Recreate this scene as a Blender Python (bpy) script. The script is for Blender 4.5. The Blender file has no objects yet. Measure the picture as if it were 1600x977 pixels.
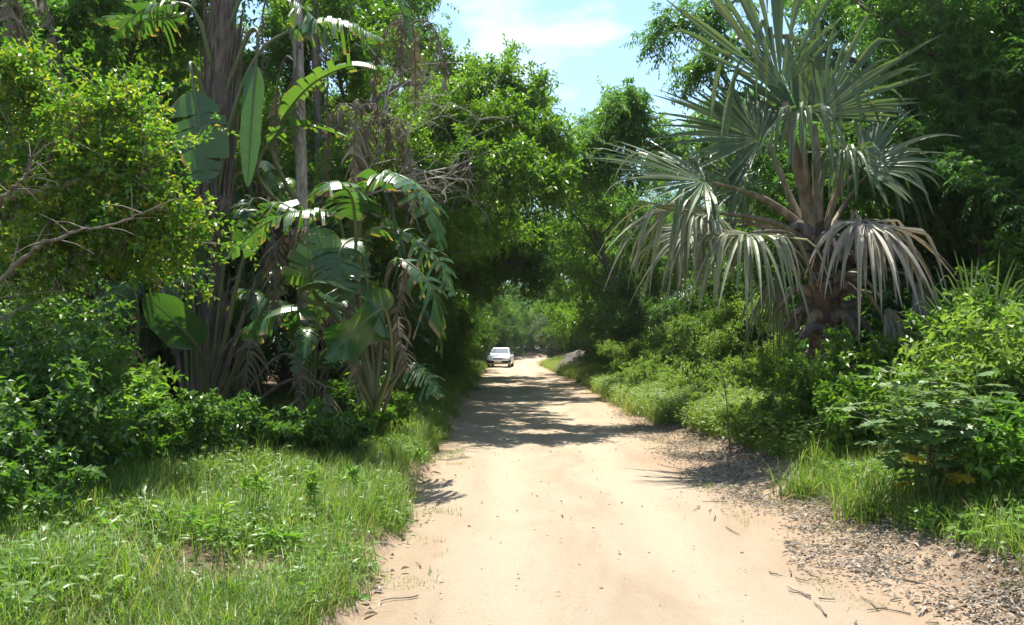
import bpy, math, random
import numpy as np
from mathutils import Vector

rnd = random.Random(7)
rg = np.random.default_rng(7)
C = bpy.context.scene.collection
scn = bpy.context.scene

# ------------------------------------------------------------------ camera
F_PX = 1244.0                      # focal length in photograph pixels (1600 wide)
PITCH = math.atan(50.5 / F_PX)
CAM_Z = 1.6
cam_d = bpy.data.cameras.new("camera")
cam_d.sensor_width = 36.0
cam_d.lens = 36.0 * F_PX / 1600.0
cam_d.clip_start = 0.05
cam_d.clip_end = 3000.0
cam = bpy.data.objects.new("camera", cam_d)
C.objects.link(cam)
cam.location = (0, 0, CAM_Z)
cam.rotation_euler = (math.pi / 2 + PITCH, 0, 0)
scn.camera = cam

# ------------------------------------------------------------------ sky, sun, exposure
SUN_EL = math.radians(72)
SUN_AZ = math.radians(-14)           # 0 = straight ahead down the road, positive = to the right
world = bpy.data.worlds.new("World")
scn.world = world
world.use_nodes = True
wn, wl = world.node_tree.nodes, world.node_tree.links
bg = wn["Background"]
sky = wn.new("ShaderNodeTexSky")
sky.sky_type = 'NISHITA'
sky.sun_disc = False
sky.sun_elevation = SUN_EL
sky.sun_rotation = SUN_AZ
sky.air_density = 1.0
sky.dust_density = 0.7
sky.ozone_density = 1.0
tint = wn.new("ShaderNodeMix"); tint.data_type = 'RGBA'; tint.blend_type = 'MULTIPLY'; tint.inputs[0].default_value = 1.0
wl.new(sky.outputs[0], tint.inputs[6]); tint.inputs[7].default_value = (0.97, 1.04, 1.0, 1)
# thin veils of bright cloud
wtc = wn.new("ShaderNodeTexCoord"); wmp = wn.new("ShaderNodeMapping"); wmp.inputs["Scale"].default_value = (1, 1, 2.6)
wl.new(wtc.outputs["Generated"], wmp.inputs[0])
wno = wn.new("ShaderNodeTexNoise"); wno.inputs["Scale"].default_value = 5.0; wno.inputs["Detail"].default_value = 7; wno.inputs["Roughness"].default_value = 0.55
wl.new(wmp.outputs[0], wno.inputs["Vector"])
wrp = wn.new("ShaderNodeValToRGB"); wrp.color_ramp.elements[0].position = 0.55; wrp.color_ramp.elements[1].position = 0.78
wl.new(wno.outputs["Fac"], wrp.inputs[0])
cmx = wn.new("ShaderNodeMix"); cmx.data_type = 'RGBA'; cmx.inputs[7].default_value = (5.2, 5.6, 5.8, 1)
wl.new(wrp.outputs[0], cmx.inputs[0]); wl.new(tint.outputs[2], cmx.inputs[6])
wl.new(cmx.outputs[2], bg.inputs[0])
bg.inputs[1].default_value = 0.125
sun_d = bpy.data.lights.new("sun", 'SUN')
sun_d.energy = 5.0
sun_d.angle = math.radians(0.53)
sun_d.color = (1.0, 0.95, 0.86)
sun = bpy.data.objects.new("sun", sun_d)
C.objects.link(sun)
sdir = Vector((math.sin(SUN_AZ) * math.cos(SUN_EL), math.cos(SUN_AZ) * math.cos(SUN_EL), math.sin(SUN_EL)))
sun.rotation_euler = sdir.to_track_quat('Z', 'Y').to_euler()
scn.view_settings.view_transform = 'Standard'
scn.view_settings.look = 'None'
scn.view_settings.gamma = 1.0
scn.view_settings.use_curve_mapping = False
scn.view_settings.exposure = 1.15
scn.cycles.max_bounces = 7
scn.cycles.diffuse_bounces = 4
scn.cycles.glossy_bounces = 2
scn.cycles.transmission_bounces = 4
scn.cycles.use_denoising = True
scn.cycles.sample_clamp_indirect = 6.0

# ------------------------------------------------------------------ helpers
def W(px, py, D):
    """photograph pixel + distance ahead (m) -> point in the place"""
    a = (px - 800.0) / F_PX
    b = (488.5 - py) / F_PX
    cy, sy = math.cos(PITCH), math.sin(PITCH)
    dy, dz = cy - b * sy, sy + b * cy
    k = D / dy
    return np.array((a * k, D, CAM_Z + dz * k))

def nrm(v):
    v = np.asarray(v, float)
    return v / np.maximum(np.linalg.norm(v, axis=-1, keepdims=True), 1e-9)

def smooth(a, b, x):
    t = np.clip((x - a) / (b - a), 0, 1)
    return t * t * (3 - 2 * t)

_lat = np.random.default_rng(3).random((256, 256))
def vnoise(x, y):
    x = np.asarray(x, float); y = np.asarray(y, float)
    xi = np.floor(x).astype(int); yi = np.floor(y).astype(int)
    fx = x - xi; fy = y - yi
    fx = fx * fx * (3 - 2 * fx); fy = fy * fy * (3 - 2 * fy)
    g = lambda i, j: _lat[i & 255, j & 255]
    return ((g(xi, yi) * (1 - fx) + g(xi + 1, yi) * fx) * (1 - fy)
            + (g(xi, yi + 1) * (1 - fx) + g(xi + 1, yi + 1) * fx) * fy)
def fbm(x, y, o=4):
    s, a, t = 0, 0.5, 0
    for i in range(o):
        s = s + a * vnoise(x * 2 ** i + 17 * i, y * 2 ** i + 31 * i); t += a; a *= 0.5
    return s / t

YK = [-40, 4.5, 14, 32, 45, 60, 72, 85, 95, 110, 130, 160, 400]
XL = [-0.6, -0.86, -1.22, -1.42, -1.6, -1.75, -1.3, -0.1, 1.8, 6.5, 15, 36, 300]
XR = [2.1, 2.25, 2.38, 2.55, 2.3, 1.9, 2.2, 3.7, 5.8, 11, 20, 42, 310]
def road_l(y): return np.interp(y, YK, XL) + 0.22 * (fbm(np.asarray(y) * 0.9, 5.0 + 0 * np.asarray(y)) - 0.5)
def road_r(y): return np.interp(y, YK, XR) + 0.25 * (fbm(np.asarray(y) * 0.8, 9.0 + 0 * np.asarray(y)) - 0.5)

def ground_z(x, y):
    x = np.asarray(x, float); y = np.asarray(y, float)
    dl = road_l(y) - x; dr = x - road_r(y)
    z = 0.21 * smooth(-0.02, 0.30, dl) + 0.24 * smooth(0.2, 2.2, dl) + 0.5 * smooth(2, 14, dl)
    z = z + 0.30 * smooth(0.15, 1.8, dr) + 0.25 * smooth(1.5, 5, dr) + 0.6 * smooth(4, 15, dr)
    out = np.maximum(smooth(0.0, 0.5, dl), smooth(0.0, 0.6, dr))
    z = z + out * 0.16 * (fbm(x * 1.3, y * 1.3) - 0.5) + out * 0.06 * (fbm(x * 5, y * 5) - 0.5)
    z = z + (1 - out) * (0.05 * (fbm(x * 0.5, y * 0.35) - 0.5) + 0.026 * (fbm(x * 3.1, y * 1.7) - 0.5) + 0.012 * (fbm(x * 13, y * 11, 2) - 0.5))
    mid = (road_l(y) + road_r(y)) / 2
    for off in (-0.62, 0.62):
        z = z - (1 - out) * 0.022 * np.exp(-((x - mid - off - 0.1 * (vnoise(y * 0.3, 2.0 + off) - 0.5)) / 0.26) ** 2)
    return z
def gz(x, y): return float(ground_z(x, y))

def mesh(name, V, faces, mat=None, attrs=None, smooth_shade=False):
    """V (n,3); faces = list of int arrays (m,3) or (m,4)"""
    V = np.ascontiguousarray(V, np.float32)
    faces = [np.asarray(f, np.int32) for f in faces if len(f)]
    me = bpy.data.meshes.new(name)
    me.vertices.add(len(V)); me.vertices.foreach_set("co", V.ravel())
    idx = np.concatenate([f.ravel() for f in faces])
    tot = np.concatenate([np.full(len(f), f.shape[1], np.int32) for f in faces])
    st = np.concatenate(([0], np.cumsum(tot)[:-1])).astype(np.int32)
    me.loops.add(len(idx)); me.loops.foreach_set("vertex_index", idx)
    me.polygons.add(len(tot)); me.polygons.foreach_set("loop_start", st); me.polygons.foreach_set("loop_total", tot)
    me.polygons.foreach_set("use_smooth", np.full(len(tot), smooth_shade, bool))
    for k, a in (attrs or {}).items():
        at = me.attributes.new(k, 'FLOAT', 'POINT')
        at.data.foreach_set("value", np.ascontiguousarray(a, np.float32))
    me.update(calc_edges=True)
    if mat: me.materials.append(mat)
    return me

class Geo:
    """collects pieces into one mesh"""
    def __init__(self): self.V, self.T, self.Q, self.A, self.U, self.E, self.n = [], [], [], [], [], [], 0
    def add(self, V, T=None, Q=None, var=0.5, u=0.0, e=0.0):
        V = np.asarray(V, float).reshape(-1, 3)
        if T is not None and len(T): self.T.append(np.asarray(T, int) + self.n)
        if Q is not None and len(Q): self.Q.append(np.asarray(Q, int) + self.n)
        self.V.append(V)
        self.A.append(np.broadcast_to(np.asarray(var, float), (len(V),)))
        self.U.append(np.broadcast_to(np.asarray(u, float), (len(V),)))
        self.E.append(np.broadcast_to(np.asarray(e, float), (len(V),)))
        self.n += len(V)
    def mesh(self, name, mat, smooth_shade=False):
        fs = []
        if self.T: fs.append(np.concatenate(self.T))
        if self.Q: fs.append(np.concatenate(self.Q))
        return mesh(name, np.concatenate(self.V), fs, mat,
                    {"var": np.concatenate(self.A), "u": np.concatenate(self.U), "brown": np.concatenate(self.E)}, smooth_shade)

def obj(name, me, parent=None, **props):
    o = bpy.data.objects.new(name, me)
    C.objects.link(o)
    if parent is not None: o.parent = parent
    for k, v in props.items(): o[k] = v
    return o

def thing(name, label, cat, loc=(0, 0, 0), rotz=0.0, scale=1.0, group=None):
    o = bpy.data.objects.new(name, None)
    o.empty_display_size = 0.2
    C.objects.link(o)
    o.location = loc; o.rotation_euler = (0, 0, rotz); o.scale = (scale,) * 3
    o['label'] = label; o['category'] = cat
    if group: o['group'] = group
    return o

def dup(root, label, loc, rotz=0.0, scale=1.0, group=None, sz=None):
    r = root.copy(); C.objects.link(r)
    r.location = loc; r.rotation_euler = (0, 0, rotz); r.scale = (scale, scale, sz or scale)
    r['label'] = label
    if group: r['group'] = group
    elif 'group' in r: del r['group']
    for ch in root.children:
        c = ch.copy(); C.objects.link(c); c.parent = r
        for g in ch.children:
            d = g.copy(); C.objects.link(d); d.parent = c
    return r

def tube(geo, pts, rad, sides=6, var=0.5, cap=True):
    pts = np.asarray(pts, float); n = len(pts)
    rad = np.broadcast_to(np.asarray(rad, float), (n,))
    tan = nrm(np.gradient(pts, axis=0))
    ref = np.array((0.31, 0.17, 0.93)) if abs(tan[0][2]) < 0.9 else np.array((0.95, 0.2, 0.1))
    u = nrm(np.cross(tan, ref)); v = np.cross(tan, u)
    a = np.linspace(0, 2 * np.pi, sides, endpoint=False)
    V = pts[:, None] + rad[:, None, None] * (np.cos(a)[None, :, None] * u[:, None] + np.sin(a)[None, :, None] * v[:, None])
    i = np.arange(n - 1)[:, None]; j = np.arange(sides)[None, :]; k = (j + 1) % sides
    Q = np.stack((i * sides + j, i * sides + k, (i + 1) * sides + k, (i + 1) * sides + j), -1).reshape(-1, 4)
    geo.add(V.reshape(-1, 3), Q=Q, var=var, u=np.repeat(np.linspace(0, 1, n), sides))
    if cap:
        geo.add(V[-1], T=np.stack((np.zeros(sides - 2, int), np.arange(1, sides - 1), np.arange(2, sides)), -1), var=var)

def spline(P, n):
    """Catmull-Rom through the points"""
    P = np.asarray(P, float)
    if len(P) == 2:
        t = np.linspace(0, 1, n)[:, None]
        return P[0] * (1 - t) + P[1] * t
    E = np.vstack((2 * P[0] - P[1], P, 2 * P[-1] - P[-2]))
    seg = len(P) - 1
    t = np.linspace(0, seg, n); k = np.minimum(t.astype(int), seg - 1); f = (t - k)[:, None]
    p0, p1, p2, p3 = E[k], E[k + 1], E[k + 2], E[k + 3]
    return 0.5 * (2 * p1 + (p2 - p0) * f + (2 * p0 - 5 * p1 + 4 * p2 - p3) * f ** 2 + (3 * p1 - p0 - 3 * p2 + p3) * f ** 3)

# ------------------------------------------------------------------ materials
def new_mat(name):
    m = bpy.data.materials.new(name); m.use_nodes = True
    nt = m.node_tree
    for n in list(nt.nodes): nt.nodes.remove(n)
    out = nt.nodes.new("ShaderNodeOutputMaterial")
    return m, nt, out
def ramp(nt, fac, cols):
    r = nt.nodes.new("ShaderNodeValToRGB")
    e = r.color_ramp.elements
    while len(e) < len(cols): e.new(0.5)
    for i, (p, c) in enumerate(cols):
        e[i].position = p; e[i].color = (*c, 1)
    nt.links.new(fac, r.inputs[0])
    return r.outputs[0]
def attr(nt, name):
    a = nt.nodes.new("ShaderNodeAttribute"); a.attribute_name = name
    return a.outputs["Fac"]
def noise(nt, scale, detail=4, coord=None, rough=0.55, dist=0.0):
    n = nt.nodes.new("ShaderNodeTexNoise")
    n.inputs["Scale"].default_value = scale; n.inputs["Detail"].default_value = detail
    n.inputs["Roughness"].default_value = rough; n.inputs["Distortion"].default_value = dist
    if coord is not None: nt.links.new(coord, n.inputs["Vector"])
    return n.outputs["Fac"]
def math_n(nt, op, a, b):
    n = nt.nodes.new("ShaderNodeMath"); n.operation = op
    for s, v in ((n.inputs[0], a), (n.inputs[1], b)):
        if isinstance(v, (int, float)): s.default_value = v
        else: nt.links.new(v, s)
    return n.outputs[0]
def mixc(nt, fac, a, b, blend='MIX'):
    n = nt.nodes.new("ShaderNodeMix"); n.data_type = 'RGBA'; n.blend_type = blend
    for s, v in ((n.inputs[0], fac), (n.inputs[6], a), (n.inputs[7], b)):
        if isinstance(v, (int, float)): s.default_value = v
        elif isinstance(v, tuple): s.default_value = (*v, 1)
        else: nt.links.new(v, s)
    return n.outputs[2]

def leaf_mat(name, cols, trans=0.35, tcol=None, rough=0.42, spec=0.5, bump=None, dry=None):
    """cols: list of (pos, rgb) over the per-leaf random value"""
    m, nt, out = new_mat(name)
    col = ramp(nt, attr(nt, "var"), cols)
    tc = nt.nodes.new("ShaderNodeTexCoord")
    big = noise(nt, 0.9, 2, tc.outputs["Object"])
    col = mixc(nt, math_n(nt, 'MULTIPLY', big, 0.5), col, mixc(nt, 0.5, col, (0.10, 0.13, 0.02)))
    if bump:
        fine = noise(nt, 7, 4, tc.outputs["Object"])
        col = mixc(nt, ramp(nt, math_n(nt, 'MULTIPLY', attr(nt, 'brown'), math_n(nt, 'ADD', fine, 0.4)), [(0.25, (0, 0, 0)), (0.6, (1, 1, 1))]), col, (0.22, 0.155, 0.075))
        col = mixc(nt, ramp(nt, fine, [(0.55, (0, 0, 0)), (0.8, (0.5, 0.5, 0.5))]), col, (0.14, 0.15, 0.05))
    p = nt.nodes.new("ShaderNodeBsdfPrincipled")
    p.inputs["Roughness"].default_value = rough
    p.inputs["Specular IOR Level"].default_value = spec
    nt.links.new(col, p.inputs["Base Color"])
    if bump:
        w = nt.nodes.new("ShaderNodeMath"); w.operation = 'SINE'
        nt.links.new(math_n(nt, 'MULTIPLY', attr(nt, "u"), bump), w.inputs[0])
        b = nt.nodes.new("ShaderNodeBump"); b.inputs["Strength"].default_value = 0.14; b.inputs["Distance"].default_value = 0.006
        nt.links.new(w.outputs[0], b.inputs["Height"]); nt.links.new(b.outputs[0], p.inputs["Normal"])
    t = nt.nodes.new("ShaderNodeBsdfTranslucent")
    nt.links.new(mixc(nt, 1.0, col, tcol or (1.5, 1.7, 0.6), 'MULTIPLY'), t.inputs["Color"])
    mx = nt.nodes.new("ShaderNodeMixShader"); mx.inputs[0].default_value = trans
    nt.links.new(p.outputs[0], mx.inputs[1]); nt.links.new(t.outputs[0], mx.inputs[2])
    nt.links.new(mx.outputs[0], out.inputs[0])
    return m

def bark_mat(name, c1, c2, scale=14.0, stretch=0.25, rough=0.85):
    m, nt, out = new_mat(name)
    tc = nt.nodes.new("ShaderNodeTexCoord")
    mp = nt.nodes.new("ShaderNodeMapping"); mp.inputs["Scale"].default_value = (1, 1, stretch)
    nt.links.new(tc.outputs["Object"], mp.inputs[0])
    n = noise(nt, scale, 6, mp.outputs[0], 0.65)
    p = nt.nodes.new("ShaderNodeBsdfPrincipled"); p.inputs["Roughness"].default_value = rough
    p.inputs["Specular IOR Level"].default_value = 0.25
    nt.links.new(ramp(nt, n, [(0.32, c1), (0.68, c2)]), p.inputs["Base Color"])
    b = nt.nodes.new("ShaderNodeBump"); b.inputs["Strength"].default_value = 0.7; b.inputs["Distance"].default_value = 0.02
    nt.links.new(n, b.inputs["Height"]); nt.links.new(b.outputs[0], p.inputs["Normal"])
    nt.links.new(p.outputs[0], out.inputs[0])
    return m

def plain_mat(name, col, rough=0.5, metal=0.0, spec=0.5, coat=0.0, var=0.0):
    m, nt, out = new_mat(name)
    p = nt.nodes.new("ShaderNodeBsdfPrincipled")
    tc = nt.nodes.new("ShaderNodeTexCoord")
    n = noise(nt, 6, 4, tc.outputs["Object"])
    nt.links.new(mixc(nt, math_n(nt, 'MULTIPLY', n, var), col, tuple(c * 0.55 for c in col)), p.inputs["Base Color"])
    p.inputs["Roughness"].default_value = rough; p.inputs["Metallic"].default_value = metal
    p.inputs["Specular IOR Level"].default_value = spec; p.inputs["Coat Weight"].default_value = coat
    nt.links.new(p.outputs[0], out.inputs[0])
    return m

M = {}
M['broad'] = leaf_mat('leaf_broad', [(0, (0.034, 0.092, 0.012)), (0.5, (0.078, 0.165, 0.022)), (1, (0.150, 0.235, 0.036))], 0.48, rough=0.34)
M['bright'] = leaf_mat('leaf_bright', [(0, (0.075, 0.165, 0.018)), (0.6, (0.135, 0.240, 0.032)), (1, (0.200, 0.290, 0.050))], 0.50, rough=0.36)
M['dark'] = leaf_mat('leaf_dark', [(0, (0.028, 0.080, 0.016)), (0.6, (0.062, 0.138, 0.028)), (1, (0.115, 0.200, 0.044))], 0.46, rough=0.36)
M['pinnate'] = leaf_mat('leaf_pinnate', [(0, (0.036, 0.108, 0.030)), (0.6, (0.078, 0.180, 0.046)), (1, (0.145, 0.240, 0.065))], 0.48, rough=0.30)
M['verge'] = leaf_mat('verge_leaf', [(0, (0.095, 0.175, 0.030)), (0.6, (0.170, 0.265, 0.056)), (1, (0.240, 0.320, 0.085))], 0.48, tcol=(1.4, 1.5, .6), rough=.45)
M['yellow'] = leaf_mat('leaf_yellow_green', [(0, (0.040, 0.118, 0.016)), (0.45, (0.090, 0.195, 0.022)), (0.80, (0.190, 0.265, 0.032)), (0.975, (0.30, 0.29, 0.04)), (1, (0.32, 0.20, 0.03))], 0.48, rough=0.36)
M['silver'] = leaf_mat('leaf_silver', [(0, (0.10, 0.15, 0.10)), (1, (0.22, 0.28, 0.21))], 0.25)
M['feather'] = leaf_mat('leaf_feather', [(0, (0.07, 0.13, 0.05)), (1, (0.14, 0.20, 0.09))], 0.45)
M['grass'] = leaf_mat('grass_blade', [(0, (0.080, 0.155, 0.024)), (0.5, (0.150, 0.250, 0.048)), (0.85, (0.215, 0.300, 0.075)), (1, (0.38, 0.33, 0.18))], 0.5, tcol=(1.4, 1.5, .6))
M['herb'] = leaf_mat('herb_leaf', [(0, (0.065, 0.160, 0.024)), (0.6, (0.125, 0.245, 0.040)), (1, (0.190, 0.290, 0.060))], 0.46)
M['lobed'] = leaf_mat('lobed_leaf', [(0, (0.060, 0.135, 0.045)), (0.7, (0.110, 0.200, 0.070)), (0.93, (0.150, 0.230, 0.070)), (1, (0.55, 0.36, 0.03))], 0.38)
M['banana'] = leaf_mat('banana_leaf', [(0, (0.022, 0.070, 0.022)), (0.6, (0.040, 0.115, 0.034)), (1, (0.090, 0.180, 0.045))], 0.30, tcol=(2.2, 2.3, 0.6), rough=0.30, spec=0.55, bump=330.0)
M['banana_dead'] = leaf_mat('banana_leaf_dead', [(0, (0.075, 0.052, 0.034)), (0.6, (0.16, 0.12, 0.085)), (1, (0.30, 0.25, 0.19))], 0.12, tcol=(1.2, 1.0, 0.7), rough=0.75, spec=0.2)
M['petiole'] = leaf_mat('banana_petiole', [(0, (0.060, 0.075, 0.030)), (0.6, (0.095, 0.115, 0.045)), (1, (0.16, 0.15, 0.07))], 0.0, rough=0.45)
M['sheath'] = bark_mat('dry_sheath', (0.045, 0.033, 0.025), (0.20, 0.16, 0.13), 22, 0.12)
M['fan'] = leaf_mat('fan_blade', [(0, (0.060, 0.098, 0.048)), (0.6, (0.110, 0.158, 0.080)), (0.9, (0.175, 0.205, 0.105)), (1, (0.30, 0.27, 0.16))], 0.32, tcol=(1.3, 1.5, 0.55), rough=0.42, spec=0.5)
M['fan_dry'] = leaf_mat('fan_blade_drying', [(0, (0.105, 0.12, 0.07)), (0.6, (0.205, 0.215, 0.13)), (1, (0.36, 0.34, 0.24))], 0.22, tcol=(1.2, 1.1, 0.7), rough=0.55)
M['fan_dead'] = leaf_mat('fan_blade_dead', [(0, (0.24, 0.205, 0.16)), (0.6, (0.39, 0.34, 0.275)), (1, (0.52, 0.465, 0.39))], 0.2, tcol=(1.1, 1.0, 0.8), rough=0.6)
M['fan_stalk'] = bark_mat('fan_stalk', (0.075, 0.052, 0.030), (0.25, 0.20, 0.13), 9, 0.4, 0.6)
M['fan_trunk'] = bark_mat('fan_trunk', (0.028, 0.02, 0.016), (0.12, 0.075, 0.05), 12, 0.5)
M['boot'] = bark_mat('old_leaf_base', (0.035, 0.027, 0.023), (0.19, 0.15, 0.13), 12, 0.3)
M['bark'] = bark_mat('bark_grey', (0.055, 0.045, 0.036), (0.20, 0.17, 0.14), 16, 0.25)
M['bark_pale'] = bark_mat('bark_pale', (0.16, 0.13, 0.10), (0.42, 0.37, 0.30), 18, 0.25)
M['twig'] = bark_mat('twig', (0.10, 0.08, 0.06), (0.26, 0.22, 0.17), 20, 0.3)
M['dead_twig'] = bark_mat('dead_twig', (0.22, 0.19, 0.17), (0.46, 0.42, 0.38), 20, 0.3)
M['stem'] = leaf_mat('green_stem', [(0, (0.05, 0.09, 0.02)), (1, (0.12, 0.14, 0.05))], 0.0)
M['litter'] = leaf_mat('dry_leaf', [(0, (0.11, 0.082, 0.066)), (0.35, (0.33, 0.275, 0.23)), (0.8, (0.52, 0.465, 0.415)), (1, (0.72, 0.68, 0.63))], 0.25, tcol=(1, 0.9, 0.75), rough=0.6, spec=0.35)

# ground: sandy soil by the road, dark leaf mould in the forest
def ground_material():
    m, nt, out = new_mat('soil')
    tc = nt.nodes.new("ShaderNodeTexCoord"); o = tc.outputs["Object"]
    s = attr(nt, "sand"); n1 = noise(nt, 2.2, 6, o); n2 = noise(nt, 38, 5, o, 0.7); n3 = noise(nt, 9, 4, o)
    k = ramp(nt, math_n(nt, 'ADD', s, math_n(nt, 'MULTIPLY', math_n(nt, 'SUBTRACT', n1, 0.5), 0.9)), [(0.35, (0, 0, 0)), (0.62, (1, 1, 1))])
    sand = mixc(nt, n3, (0.28, 0.20, 0.135), (0.37, 0.29, 0.205))
    sand = mixc(nt, math_n(nt, 'MULTIPLY', n2, 0.5), sand, (0.22, 0.135, 0.08))
    mould = ramp(nt, n2, [(0.3, (0.065, 0.045, 0.030)), (0.7, (0.20, 0.145, 0.10))])
    p = nt.nodes.new("ShaderNodeBsdfPrincipled"); p.inputs["Roughness"].default_value = 0.95
    p.inputs["Specular IOR Level"].default_value = 0.1
    nt.links.new(mixc(nt, k, mould, sand), p.inputs["Base Color"])
    b = nt.nodes.new("ShaderNodeBump"); b.inputs["Strength"].default_value = 0.6; b.inputs["Distance"].default_value = 0.03
    nt.links.new(n2, b.inputs["Height"]); nt.links.new(b.outputs[0], p.inputs["Normal"])
    nt.links.new(p.outputs[0], out.inputs[0])
    return m
def road_material():
    m, nt, out = new_mat('road_sand')
    tc = nt.nodes.new("ShaderNodeTexCoord"); o = tc.outputs["Object"]
    mp = nt.nodes.new("ShaderNodeMapping"); mp.inputs["Scale"].default_value = (1, 0.3, 1)
    nt.links.new(o, mp.inputs[0])
    n1 = noise(nt, 1.1, 5, mp.outputs[0], 0.6, 0.6); n2 = noise(nt, 60, 6, o, 0.75); n3 = noise(nt, 7, 5, mp.outputs[0], 0.65)
    n4 = noise(nt, 240, 3, o, 0.8)
    c = ramp(nt, n1, [(0.30, (0.335, 0.24, 0.16)), (0.5, (0.40, 0.33, 0.24)), (0.68, (0.435, 0.37, 0.28))])
    c = mixc(nt, math_n(nt, 'MULTIPLY', n3, 0.4), c, (0.45, 0.385, 0.285))
    n5 = noise(nt, 0.55, 4, o, 0.6, 0.8)
    c = mixc(nt, ramp(nt, n5, [(0.52, (0, 0, 0)), (0.72, (0.6, 0.6, 0.6))]), c, (0.36, 0.265, 0.18))
    c = mixc(nt, math_n(nt, 'MULTIPLY', attr(nt, 'track'), math_n(nt, 'ADD', n3, 0.15)), c, (0.47, 0.395, 0.285))
    c = mixc(nt, ramp(nt, n2, [(0.50, (0, 0, 0)), (0.78, (0.7, 0.7, 0.7))]), c, (0.25, 0.155, 0.09))
    c = mixc(nt, ramp(nt, n4, [(0.60, (0, 0, 0)), (0.75, (0.6, 0.6, 0.6))]), c, (0.20, 0.13, 0.08))
    edge = attr(nt, "edge")
    c = mixc(nt, math_n(nt, 'MULTIPLY', edge, n3), c, (0.36, 0.24, 0.15))
    p = nt.nodes.new("ShaderNodeBsdfPrincipled"); p.inputs["Roughness"].default_value = 0.95
    p.inputs["Specular IOR Level"].default_value = 0.1
    nt.links.new(c, p.inputs["Base Color"])
    b = nt.nodes.new("ShaderNodeBump"); b.inputs["Strength"].default_value = 0.8; b.inputs["Distance"].default_value = 0.02
    nt.links.new(math_n(nt, 'ADD', n2, math_n(nt, 'MULTIPLY', n4, 0.4)), b.inputs["Height"]); nt.links.new(b.outputs[0], p.inputs["Normal"])
    nt.links.new(p.outputs[0], out.inputs[0])
    return m
M['soil'] = ground_material(); M['road'] = road_material()

# ------------------------------------------------------------------ the ground and the road
def grid_mesh(xs, ys, zfun, attrf, name, mat):
    X, Y = np.meshgrid(xs, ys); V = np.stack((X, Y, zfun(X, Y)), -1).reshape(-1, 3)
    nx, ny = len(xs), len(ys)
    i = np.arange(ny - 1)[:, None] * nx + np.arange(nx - 1)[None]
    Q = np.stack((i, i + 1, i + nx + 1, i + nx), -1).reshape(-1, 4)
    return mesh(name, V, [Q], mat, attrf(X.ravel(), Y.ravel()), True)
def axis(*segs):
    out = []
    for a, b, n in segs: out.append(np.linspace(a, b, n, endpoint=False))
    return np.unique(np.concatenate(out + [[segs[-1][1]]]))
xs = axis((-900, -60, 16), (-60, -8, 40), (-8, -3, 50), (-3, 5, 150), (5, 10, 40), (10, 60, 40), (60, 900, 16))
ys = axis((-400, -4, 16), (-4, 3, 30), (3, 14, 190), (14, 40, 150), (40, 130, 120), (130, 1500, 30))
def sandf(X, Y):
    dl = road_l(Y) - X; dr = X - road_r(Y)
    s = 1 - smooth(0.15, 0.9, dl) * 0.85 - smooth(0.15, 0.9, dr) * 0.62 - smooth(0.9, 2.2, dr) * .3
    return {"sand": np.clip(s, 0, 1)}
def zterr(X, Y):
    dl = road_l(Y) - X; dr = X - road_r(Y)
    inside = smooth(-0.05, 0.14, np.minimum(-dl, -dr))
    return ground_z(X, Y) - 0.03 * inside + 0.004 * (1 - inside)
obj('ground', grid_mesh(xs, ys, zterr, sandf, 'ground', M['soil']), kind='structure')
ts = np.linspace(0, 1, 60)
ry = axis((-6, 3, 30), (3, 14, 170), (14, 40, 150), (40, 130, 140), (130, 400, 50))
Yg = np.repeat(ry[:, None], len(ts), 1)
Lx = road_l(Yg) - 0.06; Rx = road_r(Yg) + 0.12
Xg = Lx + (Rx - Lx) * ts[None]
V = np.stack((Xg, Yg, ground_z(Xg, Yg)), -1).reshape(-1, 3)
i = np.arange(len(ry) - 1)[:, None] * len(ts) + np.arange(len(ts) - 1)[None]
obj('dirt_road', mesh('dirt_road', V, [np.stack((i, i + 1, i + len(ts) + 1, i + len(ts)), -1).reshape(-1, 4)], M['road'],
    {"edge": np.repeat((np.abs(ts - 0.5) * 2)[None] ** 3, len(ry), 0).ravel(),
     "track": sum(np.exp(-((Xg - (Lx + Rx) / 2 - o_ - 0.12 * (vnoise(Yg * 0.3, 2.0 + o_) - 0.5)) / 0.24) ** 2) for o_ in (-0.7, 0.62)).ravel()}, True), kind='structure')

# ------------------------------------------------------------------ leaves
def leaf_geo(geo, P, A, N, L, Wd, var, fold=0.25, big=False):
    """many leaves at once: position, axis, normal, length, width"""
    n = len(P)
    if n == 0: return
    A = nrm(A); S = nrm(np.cross(A, N)); N = np.cross(S, A)
    L = np.broadcast_to(L, (n,))[:, None]; Wd = np.broadcast_to(Wd, (n,))[:, None]
    up = N * (fold * Wd)
    b = np.arange(n)[:, None]
    if not big:
        mid = P + A * L * 0.42
        V = np.stack((P, mid + S * Wd * 0.5 + up, P + A * L - N * L * 0.12, mid - S * Wd * 0.5 + up), 1)
        T = np.concatenate((b * 4 + [[0, 1, 2]], b * 4 + [[0, 2, 3]]))
        geo.add(V.reshape(-1, 3), T=T, var=np.repeat(var, 4))
    else:
        m1 = P + A * L * 0.28; m2 = P + A * L * 0.66 - N * L * 0.05; tip = P + A * L - N * L * 0.16
        V = np.stack((P, m1 + S * Wd * 0.46 + up, m2 + S * Wd * 0.42 + up, tip, m2 - S * Wd * 0.42 + up, m1 - S * Wd * 0.46 + up, m1 , m2), 1)
        Q = np.concatenate((b * 8 + [[6, 1, 2, 7]], b * 8 + [[6, 7, 4, 5]]))
        T = np.concatenate((b * 8 + [[0, 1, 6]], b * 8 + [[0, 6, 5]], b * 8 + [[7, 2, 3]], b * 8 + [[7, 3, 4]]))
        geo.add(V.reshape(-1, 3), T=T, Q=Q, var=np.repeat(var, 8))

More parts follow.
